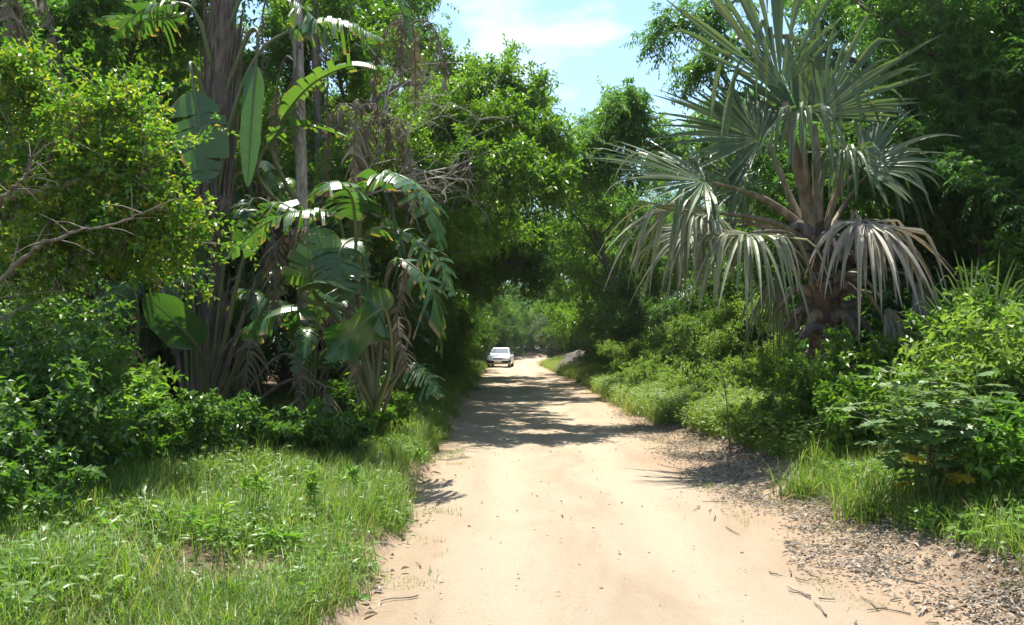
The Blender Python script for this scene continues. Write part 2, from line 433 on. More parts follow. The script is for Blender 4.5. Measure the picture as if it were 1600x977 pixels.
def twig_leaves(geo, S, D, Ln, m, LL, LW, droop=0.25, flat=False, spread=0.9, big=False, seed=0, vb=0.5, vs=0.28, t0=0.1, upn=1.0):
    """m leaves along each of n twigs"""
    g = np.random.default_rng(seed); n = len(S)
    D = nrm(D); Ln = np.broadcast_to(Ln, (n,))
    t = (t0 + (1 - t0) * (np.arange(m) + 0.5) / m)[None, :, None]
    P = S[:, None] + D[:, None] * Ln[:, None, None] * t
    P[..., 2] -= droop * Ln[:, None] * t[..., 0] ** 2
    T = D[:, None] * np.ones_like(t); T[..., 2] -= 2 * droop * t[..., 0]; T = nrm(T)
    ref = np.array((0, 0, 1.0)) + 0 * T
    s1 = np.cross(T, ref); s1 = nrm(s1 + g.normal(0, 0.05, s1.shape)); s2 = np.cross(s1, T)
    k = np.arange(m)[None, :]
    if flat:
        a = np.pi * k + g.normal(0, 0.25, (n, m))
    else:
        a = 2.4 * k + g.uniform(0, 6.28, (n, 1)) + g.normal(0, 0.3, (n, m))
    side = np.cos(a)[..., None] * s1 + np.sin(a)[..., None] * s2
    A = nrm(T * 0.55 + side * spread + g.normal(0, 0.18, P.shape) + np.array((0, 0, -droop * 0.6)))
    N = nrm(np.array((0, 0, upn)) + s2 * 0.5 + g.normal(0, 0.38, P.shape))
    var_t = np.clip(vb + g.normal(0, vs * 0.6, (n, 1)) + g.normal(0, vs * 0.5, (n, m)), 0, .97); var_t[g.random((n, m)) < .012] = 1
    sz = g.uniform(0.7, 1.2, (n, m))
    leaf_geo(geo, P.reshape(-1, 3), A.reshape(-1, 3), N.reshape(-1, 3), (LL * sz).ravel(), (LW * sz).ravel(), var_t.ravel(), big=big)

def rand_dirs(g, n, up=0.2):
    d = g.normal(0, 1, (n, 3)); d = nrm(d); d[:, 2] += up
    return nrm(d)

# ------------------------------------------------------------------ trees
def skeleton(g, H, bare, spread, lean=(0, 0), limbs=7, r0=0.16):
    """tubes and leaf-bearing points of a tree that stands at the origin"""
    tubes, pts = [], []
    top = np.array((lean[0], lean[1], H * 0.82))
    tr = spline([(0, 0, -0.3), (lean[0] * .2 + g.normal(0, .1), lean[1] * .2 + g.normal(0, .1), H * .3),
                 (lean[0] * .6 + g.normal(0, .2), lean[1] * .6 + g.normal(0, .2), H * .58), top], 14)
    tubes.append((tr, r0 * (1 - 0.8 * np.linspace(0, 1, 14)) ** 0.8 + 0.01, 8))
    az0 = g.uniform(0, 6.28)
    for k in range(limbs):
        f = bare + (0.95 - bare) * (k + 0.4) / limbs
        p0 = tr[min(13, int(f * 13))]
        az = az0 + 2.4 * k + g.normal(0, 0.3)
        ln = spread * (1.05 - 0.45 * abs(f - 0.55)) * g.uniform(0.8, 1.1)
        el = 0.1 + 0.7 * f + g.normal(0, 0.12)
        d = np.array((math.cos(az) * math.cos(el), math.sin(az) * math.cos(el), math.sin(el)))
        p1 = p0 + d * ln * 0.5 + g.normal(0, 0.15, 3); p2 = p0 + d * ln + np.array((0, 0, -0.08 * ln)) + g.normal(0, 0.25, 3)
        lp = spline([p0, p1, p2], 9); tubes.append((lp, np.linspace(r0 * 0.42, 0.02, 9), 5))
        for q in range(7):
            s = lp[2 + q] if q < 7 else lp[-1]
            for side in (-1, 1):
                bd = nrm(d * 0.6 + side * np.cross(d, (0, 0, 1)) * g.uniform(0.4, 1.1) + g.normal(0, 0.35, 3) + np.array((0, 0, 0.15)))
                bl = ln * g.uniform(0.25, 0.48)
                e = s + bd * bl
                bp = spline([s, (s + e) / 2 + g.normal(0, 0.08, 3), e], 4); tubes.append((bp, np.linspace(0.022, 0.006, 4), 3))
                for w in (0.35, 0.6, 0.85, 1.0): pts.append((s + bd * bl * w, bd))
    for z in np.linspace(0.7, 1.0, 8):
        pts.append((tr[int(z * 13)], np.array((0, 0, 1.0))))
    return tubes, pts

def tree_meshes(name, seed, H, bare, spread, mat, barkm, per=6, m=10, tl=0.45, LL=0.12, LW=0.055, droop=0.25, flat=False, limbs=7, lean=(0, 0), vb=0.5, r0=0.16, spread_leaf=0.9):
    g = np.random.default_rng(seed)
    tubes, pts = skeleton(g, H, bare, spread, lean, limbs, r0)
    gt = Geo()
    for p, r, s in tubes: tube(gt, p, r, s)
    P = np.array([p for p, d in pts]); D = np.array([d for p, d in pts])
    S = np.repeat(P, per, 0) + g.normal(0, 0.16, (len(P) * per, 3))
    DD = nrm(np.repeat(D, per, 0) * 0.6 + g.normal(0, 0.7, (len(S), 3)) + np.array((0, 0, 0.1)))
    gl = Geo()
    twig_leaves(gl, S, DD, tl * g.uniform(0.6, 1.25, len(S)), m, LL, LW, droop, flat, seed=seed, vb=vb, spread=spread_leaf)
    return gt.mesh(name + '_trunk', barkm, True), gl.mesh(name + '_crown', mat)

KIND = {}
def make_kind(key, name, cat, *a, **k):
    tm, cm = tree_meshes(name, *a, **k)
    KIND[key] = (name, cat, tm, cm)
def tree(key, label, x, y, scale=1.0, rotz=None, group=None, sz=None, dz=0.0):
    name, cat, tm, cm = KIND[key]
    t = thing(name, label, cat, (x, y, gz(x, y) + dz), rnd.uniform(0, 6.28) if rotz is None else rotz, scale, group)
    if sz: t.scale = (scale, scale, sz)
    obj('trunk', tm, t); obj('crown', cm, t)
    return t
make_kind('A1', 'broadleaf_tree', 'tree', 11, 11.5, 0.18, 4.4, M['broad'], M['bark'], per=14, m=10, LL=0.15, LW=0.072)
make_kind('A2', 'broadleaf_tree', 'tree', 12, 11.0, 0.15, 4.2, M['broad'], M['bark'], per=14, m=10, LL=0.14, LW=0.07, lean=(0.8, 0.3))
make_kind('A3', 'broadleaf_tree', 'tree', 13, 10.0, 0.12, 3.8, M['bright'], M['bark_pale'], per=13, m=10, LL=0.13, LW=0.062)
make_kind('A4', 'leaning_broadleaf_tree', 'tree', 14, 10.5, 0.34, 4.8, M['bright'], M['bark'], per=9, m=10, LL=0.15, LW=0.07, lean=(2.6, 0.0), limbs=8)
make_kind('B1', 'pinnate_leaf_tree', 'tree', 21, 11.5, 0.15, 4.2, M['pinnate'], M['bark'], per=11, m=12, tl=0.46, LL=0.16, LW=0.054, droop=0.5, flat=True)
make_kind('B2', 'pinnate_leaf_tree', 'tree', 22, 10.0, 0.10, 3.8, M['pinnate'], M['bark'], per=11, m=12, tl=0.46, LL=0.16, LW=0.058, droop=0.45, flat=True)
make_kind('C1', 'feathery_tree', 'tree', 31, 12.0, 0.45, 4.6, M['feather'], M['bark_pale'], per=9, m=22, tl=0.45, LL=0.065, LW=0.022, droop=0.2, flat=True, limbs=6)
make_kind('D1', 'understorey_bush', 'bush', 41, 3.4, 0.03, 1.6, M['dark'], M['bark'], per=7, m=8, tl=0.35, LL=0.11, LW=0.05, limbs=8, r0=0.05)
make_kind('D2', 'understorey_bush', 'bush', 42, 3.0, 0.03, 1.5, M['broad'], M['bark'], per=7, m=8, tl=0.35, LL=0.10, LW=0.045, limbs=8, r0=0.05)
make_kind('E1', 'silvery_bush', 'bush', 51, 4.0, 0.05, 1.6, M['silver'], M['bark'], per=4, m=8, tl=0.4, LL=0.12, LW=0.05, limbs=8, r0=0.06)
make_kind('F1', 'bright_bush', 'bush', 61, 2.2, 0.02, 1.25, M['verge'], M['twig'], per=9, m=9, tl=0.32, LL=0.075, LW=0.038, limbs=8, r0=0.035)

# left-hand wall of trees
tree('A1', 'tall sunlit broadleaf tree, its crown edge bordering the open sky left of the road', -4.3, 20.5, 1.0, 0.4)
tree('A2', 'tall broadleaf tree with sunlit crown stepping down beside the open sky', -4.4, 29, 1.08, 1.0)
tree('A1', 'broadleaf tree farther along the left verge, crown reaching over the road', -4.2, 38, 1.0, 2.6)
_ord = [0]
def ORD(reset=False):
    if reset: _ord[0] = 0; return
    _ord[0] += 1; return ['nearest', 'second', 'third', 'fourth', 'fifth', 'sixth', 'seventh', 'eighth'][_ord[0] - 1]
for x, y, r, sc, l in [(-4.1, 17.6, .1, .66, 'left'), (-3.9, 21.5, .05, .80, 'left'), (-3.9, 26.8, -.1, .86, 'left'), (-4.0, 31, .1, 1.0, 'left'), (-3.9, 41, -.2, 1.0, 'left'), (-6.2, 50, .15, .9, 'left'), (-7.0, 62, 0, .95, 'left'), (-4.6, 75, .1, .85, 'left')]:
    tree('A4', ORD() + ' of the leaning broadleaf trees along the left verge, seen from the viewer', x, y, sc, r, group='leaning trees of the left verge')
ORD(True)
for x, y, r, sc, l in [(5.0, 34, 3.3, .92, 'r'), (5.6, 43, 3.0, .85, 'r'), (8.6, 55, 3.14, .9, 'r'), (8.4, 68, 3.1, .9, 'r'), (6.6, 78, 3.2, .85, 'r')]:
    tree('A4', ORD() + ' of the leaning broadleaf trees along the right verge, seen from the viewer', x, y, sc, r, group='leaning trees of the right verge')
GL = 'trees of the left forest wall'; GR = 'trees of the right forest wall'; GF = 'trees at the far end of the road'
for x, y, k, s in [(-8.2, 16.5, 'A2', 1.05), (-11.5, 17.5, 'A1', 1.0), (-15, 19, 'B1', 1.0), (-9.5, 22, 'A3', 1.1), (-14, 24, 'A2', 1.1), (-19, 25, 'A1', 1.1),
                   (-8.5, 31, 'B1', 1.0), (-14, 33, 'A1', 1.1), (-20, 34, 'B2', 1.1), (-26, 36, 'A2', 1.1), (-8.5, 40, 'A2', 1.0), (-15, 44, 'B1', 1.1), (-23, 46, 'A1', 1.1), (-32, 48, 'A1', 1.2),
                   (-12.5, 13.0, 'B2', 0.8), (-8.5, 12.8, 'B2', 0.72)]:
    tree(k, 'leafy tree of the dense forest wall left of the road', x, y, s, group=GL)
for x, y, k, s in [(-5.2, 47, 'A2', 0.95), (-5.5, 56, 'B2', 0.9), (-6, 66, 'A1', 0.9), (-5.5, 78, 'B2', 0.85), (-11, 60, 'A1', 0.95), (-12, 75, 'A2', 0.9), (-3, 92, 'B2', 0.8), (-9, 92, 'A1', 0.9),
                   (1.5, 108, 'A2', 0.8), (-4.5, 108, 'B2', 0.8), (6, 122, 'A1', 0.85), (-1, 124, 'A2', 0.85), (12, 132, 'A1', 0.9), (20, 118, 'A2', 0.9), (26, 128, 'B2', 0.9), (-18, 66, 'B1', 1.0), (-28, 66, 'A1', 1.1)]:
    tree(k, 'shady tree far down the road, beyond the archway of branches', x, y, s, group=GF)
for x, y, k, s in [(1.2, 103, 'B2', .7), (-.6, 95, 'A1', .75), (-4.6, 72, 'B2', .85), (7.5, 82, 'A1', .8), (4.2, 114, 'B2', .75), (8.0, 121, 'A2', .75), (-2, 113, 'D1', 2.4), (3.0, 121, 'D1', 2.4), (11, 126, 'D1', 2.4), (15, 124, 'B2', .8), (-1.5, 88, 'D1', 1.5), (1.5, 128, 'B1', .9), (7, 134, 'B1', .9)]:
    tree(k, 'shady tree far down the road, beyond the archway of branches', x, y, s, group=GF)
# right-hand wall
tree('B1', 'pinnate-leaved tree with dark glossy crown right behind the fan palm', 8.6, 14.2, 0.95, 0.3)
tree('B2', 'dark pinnate-leaved tree filling the upper right corner of the forest wall', 10.8, 12.8, 1.0, 2.0)
tree('B1', 'pinnate-leaved tree arching over the right side of the road, left of the fan palm', 8.0, 27.5, 0.92, 1.2)
tree('A3', 'bright green broadleaf tree at the right verge where the branches close over the road', 5.6, 37, 0.95, 0.0)
for x, y, k, s in [(10.2, 19.5, 'B1', 1.0), (14.5, 17, 'B2', 1.05), (13.5, 22.5, 'A2', 1.0), (19, 24, 'B1', 1.1), (11.5, 29, 'A1', 0.85), (17, 31, 'B1', 1.0), (24, 33, 'A1', 1.1), (11, 38, 'A1', 0.85), (18, 42, 'B2', 1.0), (27, 44, 'A2', 1.1),
                   (15, 13.5, 'B2', 0.9)]:
    tree(k, 'leafy tree of the dark forest wall right of the road', x, y, s, group=GR)
for x, y, k, s in [(6.0, 46, 'A2', 0.85), (7, 56, 'A1', 0.8), (9.5, 66, 'B2', 0.85), (12, 78, 'A2', 0.9), (15, 92, 'A1', 0.9), (20, 104, 'B2', 0.9), (13, 52, 'B1', 0.95), (18, 62, 'A1', 1.0), (25, 74, 'A2', 1.0)]:
    tree(k, 'shady tree far down the road, beyond the archway of branches', x, y, s, group=GF)
for i, (x, y, s, l) in enumerate([(8.5, 62, 1.28, 'pale feathery-leaved tree rising hazily above the arch against the sky'),
                                 (13.5, 48, 1.1, 'pale feathery-leaved tree seen against the sky left of the fan palm'),
                                 (17.5, 58, 1.25, 'pale feathery-leaved tree seen against the sky just behind the fan palm fronds')]):
    tree('C1', l, x, y, s)
for x, y, s, l in [(7.7, 12.5, .52, 'behind the small fan palm'), (9.0, 12.0, .6, 'right of the small fan palm'), (6.7, 13.8, .5, 'directly behind the dead frond of the large fan palm'), (10.2, 11.6, .55, 'at the right edge of the picture'), (8.2, 15.2, .7, 'deepest in the shade of the forest wall')]:
    tree('B2', 'young pinnate-leaved tree ' + l, x, y, s, group='young trees of the right forest wall')
GB = 'dark bushes under the left trees'; GBR = 'dark bushes under the right trees'
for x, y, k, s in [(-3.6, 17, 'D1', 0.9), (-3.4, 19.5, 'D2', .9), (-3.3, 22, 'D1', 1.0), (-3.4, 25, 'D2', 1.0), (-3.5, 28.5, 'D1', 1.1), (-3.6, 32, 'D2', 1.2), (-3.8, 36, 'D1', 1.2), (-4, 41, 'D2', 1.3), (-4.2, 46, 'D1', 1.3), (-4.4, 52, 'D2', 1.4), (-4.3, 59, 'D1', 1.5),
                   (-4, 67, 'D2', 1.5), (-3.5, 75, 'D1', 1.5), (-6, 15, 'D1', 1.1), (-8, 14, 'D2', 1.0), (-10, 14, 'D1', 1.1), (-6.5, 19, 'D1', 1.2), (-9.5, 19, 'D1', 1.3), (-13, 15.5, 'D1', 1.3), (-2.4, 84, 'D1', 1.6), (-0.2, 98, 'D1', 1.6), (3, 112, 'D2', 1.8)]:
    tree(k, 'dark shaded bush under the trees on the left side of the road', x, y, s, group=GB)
for x, y, k, s in [(6.5, 21, 'D1', 1.0), (8.5, 20, 'D1', 1.2), (7, 24.5, 'D2', 1.1), (5.2, 31, 'D1', 1.0), (5.0, 35, 'D2', 1.1), (5.0, 41, 'D1', 1.2), (5.0, 58, 'D2', 1.2), (5.6, 66, 'D1', 1.3), (6.5, 75, 'D1', 1.4), (8.5, 86, 'D2', 1.5),
                   (8.8, 16.5, 'D1', 1.2), (10.5, 15.5, 'D1', 1.2), (12.5, 15, 'D1', 1.3), (9.0, 12.3, 'D1', 1.1), (7.2, 14.5, 'D1', 1.2), (8.2, 11.0, 'D2', 0.9)]:
    tree(k, 'dark shaded bush under the trees on the right side of the road', x, y, s, group=GBR)
tree('E1', 'silvery grey-green bush beside the far bend of the road', 3.5, 68, 1.15, 0.0)
tree('E1', 'small pale bush low on the left verge behind the white car', -2.9, 68, 0.7, 1.0)

# trees with limbs that the photograph shows one by one
def limb_tree(name, label, cat, trunk, limbs, mat, barkm, seed, per=5, m=12, tl=0.42, LL=0.13, LW=0.042, droop=0.5, flat=True, r0=0.14, lr=0.05, leaf_from=0.35, rad=0.45, vb=0.5, extra=None):
    g = np.random.default_rng(seed); base = np.array(trunk[0])
    t = thing(name, label, cat, tuple(base))
    gt = Geo(); tp = spline(np.array(trunk) - base, 14); tube(gt, tp, np.linspace(r0, r0 * 0.45, 14), 8)
    obj('trunk', gt.mesh('trunk', barkm, True), t)
    S, D = [], []
    for path in limbs:
        gm = Geo(); p = spline(np.array(path) - base, 14); p[2:-1] += g.normal(0, 0.05, (11, 3))
        tube(gm, p, np.linspace(lr, 0.012, 14), 6)
        d = nrm(np.gradient(p, axis=0))
        for i in range(int(14 * leaf_from), 14):
            for q in range(4):
                bd = nrm(d[i] * 0.5 + g.normal(0, 0.6, 3)); bl = rad * g.uniform(0.5, 1.6)
                tube(gm, [p[i], p[i] + bd * bl * .5 + g.normal(0, .03, 3), p[i] + bd * bl], [0.012, 0.008, 0.004], 3)
                for w in (0.4, 0.75, 1.0): S.append(p[i] + bd * bl * w); D.append(bd)
        obj('limb', gm.mesh('limb', barkm, True), t)
    if extra is not None:
        for c, r, n in extra:
            q = g.normal(0, 1, (n, 3)) * 0.5 * np.array(r) + (np.array(c) - base); S += list(q); D += list(rand_dirs(g, n))
    S = np.repeat(np.array(S), per, 0); D = np.repeat(np.array(D), per, 0)
    S = S + g.normal(0, 0.10, S.shape)
    gl = Geo(); twig_leaves(gl, S, nrm(D * 0.6 + g.normal(0, 0.65, D.shape)), tl * g.uniform(0.6, 1.2, len(S)), m, LL, LW, droop, flat, seed=seed, vb=vb)
    obj('crown', gl.mesh('crown', mat), t)
    return t
limb_tree('pinnate_leaf_tree', 'pinnate-leaved tree whose drooping sprays hang into the open sky above the palm', 'tree',
          [(7.6, 12.6, gz(7.6, 12.6) - .2), (7.4, 12.6, 4.0), (6.6, 12.6, 8.2)],
          [[(7.1, 12.6, 6.0), W(1240, -60, 12.6), W(1165, -10, 12.4), W(1100, 30, 12.2), W(1040, 50, 12.0)],
           [(7.2, 12.6, 5.4), W(1250, 60, 12.9), W(1180, 60, 13), W(1120, 70, 13), W(1080, 115, 13)],
           [(6.8, 12.6, 7.0), W(1330, -40, 12.9), W(1290, 30, 13), W(1270, 80, 13)]],
          M['pinnate'], M['bark'], 71, per=3, tl=0.3, LL=0.10, LW=0.030, rad=0.30, leaf_from=0.5,
          extra=[(W(1470, 60, 12.6), (.9, .8, .7), 170), (W(1540, 140, 12.4), (.9, .8, .7), 170), (W(1400, 30, 12.8), (.8, .8, .6), 120), (W(1570, 20, 12.6), (.8, .8, .7), 150), (W(1500, 230, 12.2), (1.0, .7, .7), 170), (W(1420, 140, 13), (.7, .8, .6), 110), (W(1580, 300, 12), (.8, .8, .7), 120)])
limb_tree('pinnate_leaf_tree', 'pinnate-leaved tree with one long limb reaching left from behind the palm over the road', 'tree',
          [(9.4, 17.5, gz(9.4, 17.5) - .2), (9.2, 17.5, 4.0), (8.8, 17.5, 8.5)],
          [[(9.2, 17.5, 4.6), W(1200, 250, 17.5), W(1100, 225, 17.5), W(1010, 215, 17.3), W(930, 225, 17)],
           [W(1060, 222, 17.5), W(1000, 240, 17.2), W(950, 262, 17), W(890, 268, 16.8)],
           [W(1020, 216, 17.5), W(985, 190, 17.4), W(975, 160, 17.2)]],
          M['pinnate'], M['bark'], 72, per=4, tl=0.36, LL=0.13, LW=0.038, rad=0.42, leaf_from=0.42, vb=0.65)
limb_tree('broadleaf_tree', 'dark broadleaf tree whose crooked limbs form the archway across the road', 'tree',
          [(-4.6, 25.5, gz(-4.6, 25.5) - .3), (-4.3, 25.5, 3.0), (-3.6, 25.5, 6.2), (-3.4, 25.6, 9.5)],
          [[(-3.7, 25.5, 5.6), W(690, 315, 25.5), W(760, 318, 25.5), W(830, 335, 25.6), W(900, 318, 25.8), W(945, 330, 26)],
           [(-4.0, 25.5, 4.6), W(680, 362, 25.2), W(735, 352, 25), W(775, 352, 25), W(830, 362, 25)],
           [W(740, 350, 25.3), W(775, 395, 25.2), W(812, 415, 25), W(845, 428, 25)],
           [(-3.5, 25.5, 6.6), W(700, 240, 25.5), W(790, 220, 25.5), W(870, 235, 25.5), W(930, 215, 25.5)]],
          M['broad'], M['bark'], 73, per=4, m=9, tl=0.4, LL=0.13, LW=0.06, droop=0.25, flat=False, rad=0.55, lr=0.09, leaf_from=0.25)

limb_tree('broadleaf_tree', 'broadleaf tree behind the dead branch tangle with limbs reaching out over the road', 'tree',
          [(-4.9, 17.2, gz(-4.9, 17.2) - .3), (-4.7, 17, 3.0), (-4.2, 17, 5.4), (-4.3, 17, 8.5)],
          [[(-4.3, 17, 5.0), W(640, 215, 16.6), W(720, 190, 16.2), W(800, 190, 16), W(870, 215, 16)],
           [(-4.4, 17, 4.4), W(640, 275, 15.6), W(720, 262, 15.2), W(790, 262, 15), W(850, 285, 15)],
           [(-4.2, 17, 6.0), W(640, 130, 17.4), W(720, 110, 17.8), W(790, 130, 18), W(840, 160, 18)]],
          M['broad'], M['bark'], 74, per=4, m=9, tl=0.38, LL=0.13, LW=0.062, droop=0.25, flat=False, rad=0.5, lr=0.08, leaf_from=0.3, vb=.6)

# ------------------------------------------------------------------ wild bananas
def banana_blade(geo, path, lat, width, shred, g, droop=0.3, vee=0.45, vb=0.5, curl=0.25, gap=0.10, dead=False):
    """blade along the midrib path; lat = side vectors along it"""
    n = len(path); T = nrm(np.gradient(path, axis=0)); lat = nrm(lat - (lat * T).sum(1, keepdims=True) * T); N = np.cross(lat, T)
    N = np.where(N[:, 2:3] < 0, -N, N) if abs(N[:, 2]).mean() > 0.2 else N
    ss = np.linspace(0, 1, n)
    at = lambda A, s: np.stack([np.interp(s, ss, A[:, k]) for k in range(3)], -1)
    def prof(s): return width * np.minimum(1, (np.maximum(s, 0.001) / 0.16)) ** 0.55 * np.minimum(1, np.maximum(1 - s, 0) / 0.36 + 0.02) ** 0.62
    for sd in (-1, 1):
        s = 0.0
        while s < 0.995:
            if shred > 0: e = min(1.0, s + (g.uniform(0.014, 0.04) if dead else min(.2, .030 * math.exp(g.normal(0, .5))) / max(shred, 0.15)))
            else: e = 1.0
            if 1 - e < 0.02: e = 1.0
            na = max(2, int((e - s) * 26) + 2); nu = 7
            a = np.linspace(s, e, na); u = np.linspace(0, 1, nu)
            mid = (s + e) / 2
            ang = vee + (g.normal(0, 0.22) if shred > 0 else 0) ; dr = droop * (1 + (g.normal(0, 0.5) if shred > 0 else 0)); cut = g.uniform(0.78, 1.05) if shred > 0 else 1.0
            if dead: ang = g.normal(0.1, .55); dr = g.uniform(.6, 1.7); cut = g.uniform(.3, 1.15)
            Sg, Ug = np.meshgrid(a, u, indexing='ij')
            So = mid + (Sg - mid) * (1 - (gap * 2.2 if shred > 0 else 0) * Ug)
            w = prof(So) * Ug * cut
            B = at(path, Sg.ravel()); Lt = at(lat, Sg.ravel()); Nn = at(N, Sg.ravel()); Tt = at(T, Sg.ravel())
            off = (So - Sg).ravel()[:, None] * np.linalg.norm(np.diff(path, axis=0), axis=1).sum()
            wr = w.ravel()[:, None]; ur = Ug.ravel()[:, None]
            V = B + Tt * off + sd * Lt * wr * math.cos(ang) + Nn * wr * (math.sin(ang) - curl * ur) + Tt * wr * 0.22
            V[:, 2] -= (dr * wr * ur)[:, 0]
            i = np.arange(na - 1)[:, None] * nu + np.arange(nu - 1)[None]
            Q = np.stack((i, i + 1, i + nu + 1, i + nu), -1).reshape(-1, 4)
            geo.add(V, Q=Q, var=np.clip(vb + g.normal(0, 0.12), 0, 1), u=Sg.ravel(), e=(Ug ** 9 * (g.uniform(0, 1.2) if shred > 0 else .35)).ravel())
            s = e
def banana_leaf(parent, base, pts, split, width, shred=0.6, lat=None, mat='banana', vb=0.5, droop=0.3, vee=0.45, seed=0, r=0.028, curl=0.25, gap=0.10, roll=0.0):
    """pts: world path from the stalk's foot to the blade tip; split = index where the blade begins"""
    g = np.random.default_rng(seed + 500)
    P = np.array([np.asarray(p, float) for p in pts]) - base
    full = spline(P, 12 * (len(P) - 1) + 1); cut = split * 12
    bl = full[cut:]
    T = nrm(np.gradient(bl, axis=0))
    if lat is None: l = np.cross(T, np.array((0, 0, 1.0)))
    else: l = np.broadcast_to(np.asarray(lat, float), T.shape)
    l = nrm(l - (l * T).sum(1, keepdims=True) * T)
    if roll: l = l * math.cos(roll) + np.cross(T, l) * math.sin(roll)
    gb = Geo(); banana_blade(gb, bl, l, width * (1.0 if mat != 'banana' else 1.18), shred, g, droop, vee, vb, curl, gap, mat != 'banana')
    me = gb.mesh('leaf', M[mat], True)
    o = obj('leaf', me, parent)
    gp = Geo(); rr = np.interp(np.linspace(0, 1, len(full)), [0, cut / len(full) + 0.01, 1], [r * 1.5, r * 0.8, 0.004])
    tube(gp, full, rr, 6, var=min(1, max(0, 0.4 + g.normal(0, .2))))
    obj('stalk', gp.mesh('stalk', M['petiole'] if mat == 'banana' else M['sheath'], True), o)
    return o
def W_(*a): return [W(*p) for p in a]

def fibre_trunk(parent, pts, r0, r1, seed, n=90):
    """old trunk wrapped in overlapping dry stalk sheaths"""
    g = np.random.default_rng(seed); p = spline(pts, 30)
    gt = Geo(); tube(gt, p, np.linspace(r0, r1, 30) * (1 + 0.12 * np.sin(np.arange(30) * 1.7)), 10)
    obj('trunk', gt.mesh('trunk', M['sheath'], True), parent)
    gs = Geo()
    for k in range(n):
        i = g.integers(0, 22); a = g.uniform(0, 6.28); ln = g.integers(5, 9)
        j = min(29, i + ln); seg = p[i:j + 1]; rr = np.linspace(r0, r1, 30)[i:j + 1]
        da = np.linspace(0, g.normal(0, 0.5), len(seg)); out = 1.0 + np.linspace(0, 1, len(seg)) ** 2 * g.uniform(0.05, 0.7)
        q = seg + (rr * out)[:, None] * np.stack((np.cos(a + da), np.sin(a + da), 0 * da), -1)
        tube(gs, q, np.linspace(0.05, 0.012, len(seg)) * g.uniform(0.3, 1.1), 5)
    o = obj('sheath', gs.mesh('sheath', M['sheath'], True), parent); o['kind'] = 'stuff'

# tall clump at the left
b1 = W(318, 690, 11.3); b1[2] = gz(b1[0], b1[1])
s1 = thing('wild_banana', 'tall wild banana clump, fibrous trunk and a wide dark leaf hanging at its left', 'plant', tuple(b1))
fibre_trunk(s1, np.array([W(318, 700, 11.3), W(325, 480, 11.4), W(335, 280, 11.4), W(345, 100, 11.4), W(352, -80, 11.4)]) - b1, 0.17, 0.21, 1)
LF = [
 (W_((335, 210, 11.3), (310, 120, 11.0), (297, 100, 10.8), (303, 140, 10.7), (316, 215, 10.7), (322, 285, 10.75)), 3, .32, .16, (1, .15, 0), .40, .05, .06),
 (W_((350, 150, 11.3), (385, 60, 11.2), (402, 50, 11.1), (400, 100, 11.0), (393, 190, 11.0), (387, 292, 11.0)), 3, .13, .0, (1, .5, 0), .6, .05, .45),
 (W_((340, 300, 11.3), (360, 190, 11.1), (400, 90, 11.0), (450, 50, 10.9), (520, 30, 10.8), (600, 62, 10.8)), 3, .22, 1.0, None, .75, .9, .2),
 (W_((335, 120, 11.3), (310, 30, 11), (280, 5, 10.9), (225, 15, 10.8), (175, 60, 10.8)), 2, .30, 1.0, None, .5, .5, .3),
 (W_((340, 60, 11.3), (330, -30, 11.2), (290, 20, 11.0), (240, 30, 11.2), (140, 30, 11.6)), 2, .32, .9, None, .6, .4, .3),
 (W_((350, 60, 11.3), (390, -30, 11.2), (430, -20, 11.0), (500, 40, 10.9), (530, 90, 11)), 2, .28, 1.0, None, .4, .5, .3),
 (W_((345, 20, 11.3), (330, -120, 11.2), (300, -190, 11.0), (200, -160, 10.6), (120, -60, 10.4)), 2, .34, .8, None, .5, .4, .3),
]
for k, (p, sp, w, sh, lt, vb, dr, ve) in enumerate(LF):
    banana_leaf(s1, b1, p, sp, w, sh, lt, 'banana', vb, dr, ve, seed=k)
# stalks and shaded leaves fanning out from the foot of the clump
for k, (tx, ty, td) in enumerate([(235, 410, 11.2), (262, 380, 11.3), (285, 400, 11.1), (330, 380, 11.0), (352, 400, 11.2), (385, 390, 11.1), (405, 430, 11.0), (420, 470, 11.0), (300, 440, 11.0)]):
    p = W_((310 + 4 * (k - 4), 690, 11.3), ((310 + tx) / 2 + 3, (680 + ty) / 2, (11.3 + td) / 2), (tx, ty, td), (tx + (tx - 310) * .55, ty - 70, td - .2), (tx + (tx - 310) * 1.1, ty - 60, td - .4))
    banana_leaf(s1, b1, p, 2, .22, 0.9, None, 'banana' if k % 3 else 'banana_dead', .35, .5, .3, seed=40 + k, r=0.034)
for k, (p, w, vb) in enumerate([
    (W_((300, 690, 11.3), (345, 560, 11.0), (385, 515, 10.8), (385, 580, 10.6), (368, 690, 10.6)), .34, .4),
    (W_((330, 690, 11.3), (420, 570, 10.9), (462, 560, 10.7), (470, 620, 10.5), (455, 705, 10.5)), .28, .55),
    (W_((330, 690, 11.3), (440, 600, 10.9), (500, 600, 10.7), (515, 650, 10.5), (505, 712, 10.4)), .26, .6),
    (W_((345, 340, 11.3), (395, 330, 11.0), (425, 360, 10.8), (430, 440, 10.8), (420, 520, 10.8)), .26, .45)]):
    banana_leaf(s1, b1, p, 2, w, 1.6, (0.9, -.4, 0), 'banana_dead', vb, .3, .15, seed=70 + k, r=0.02, gap=.3)
banana_leaf(s1, b1, W_((310, 690, 11.2), (322, 590, 10.9), (310, 545, 10.5), (275, 505, 10.3), (226, 462, 10.2)), 2, .24, 0, (0.5, -.2, .8), 'banana', .3, .0, .15, seed=90)
banana_leaf(s1, b1, W_((300, 690, 11.2), (262, 665, 10.7), (252, 640, 10.5), (245, 600, 10.4), (240, 560, 10.4)), 2, .10, 0, (1, 0, 0), 'banana', .95, .0, .5, seed=91)

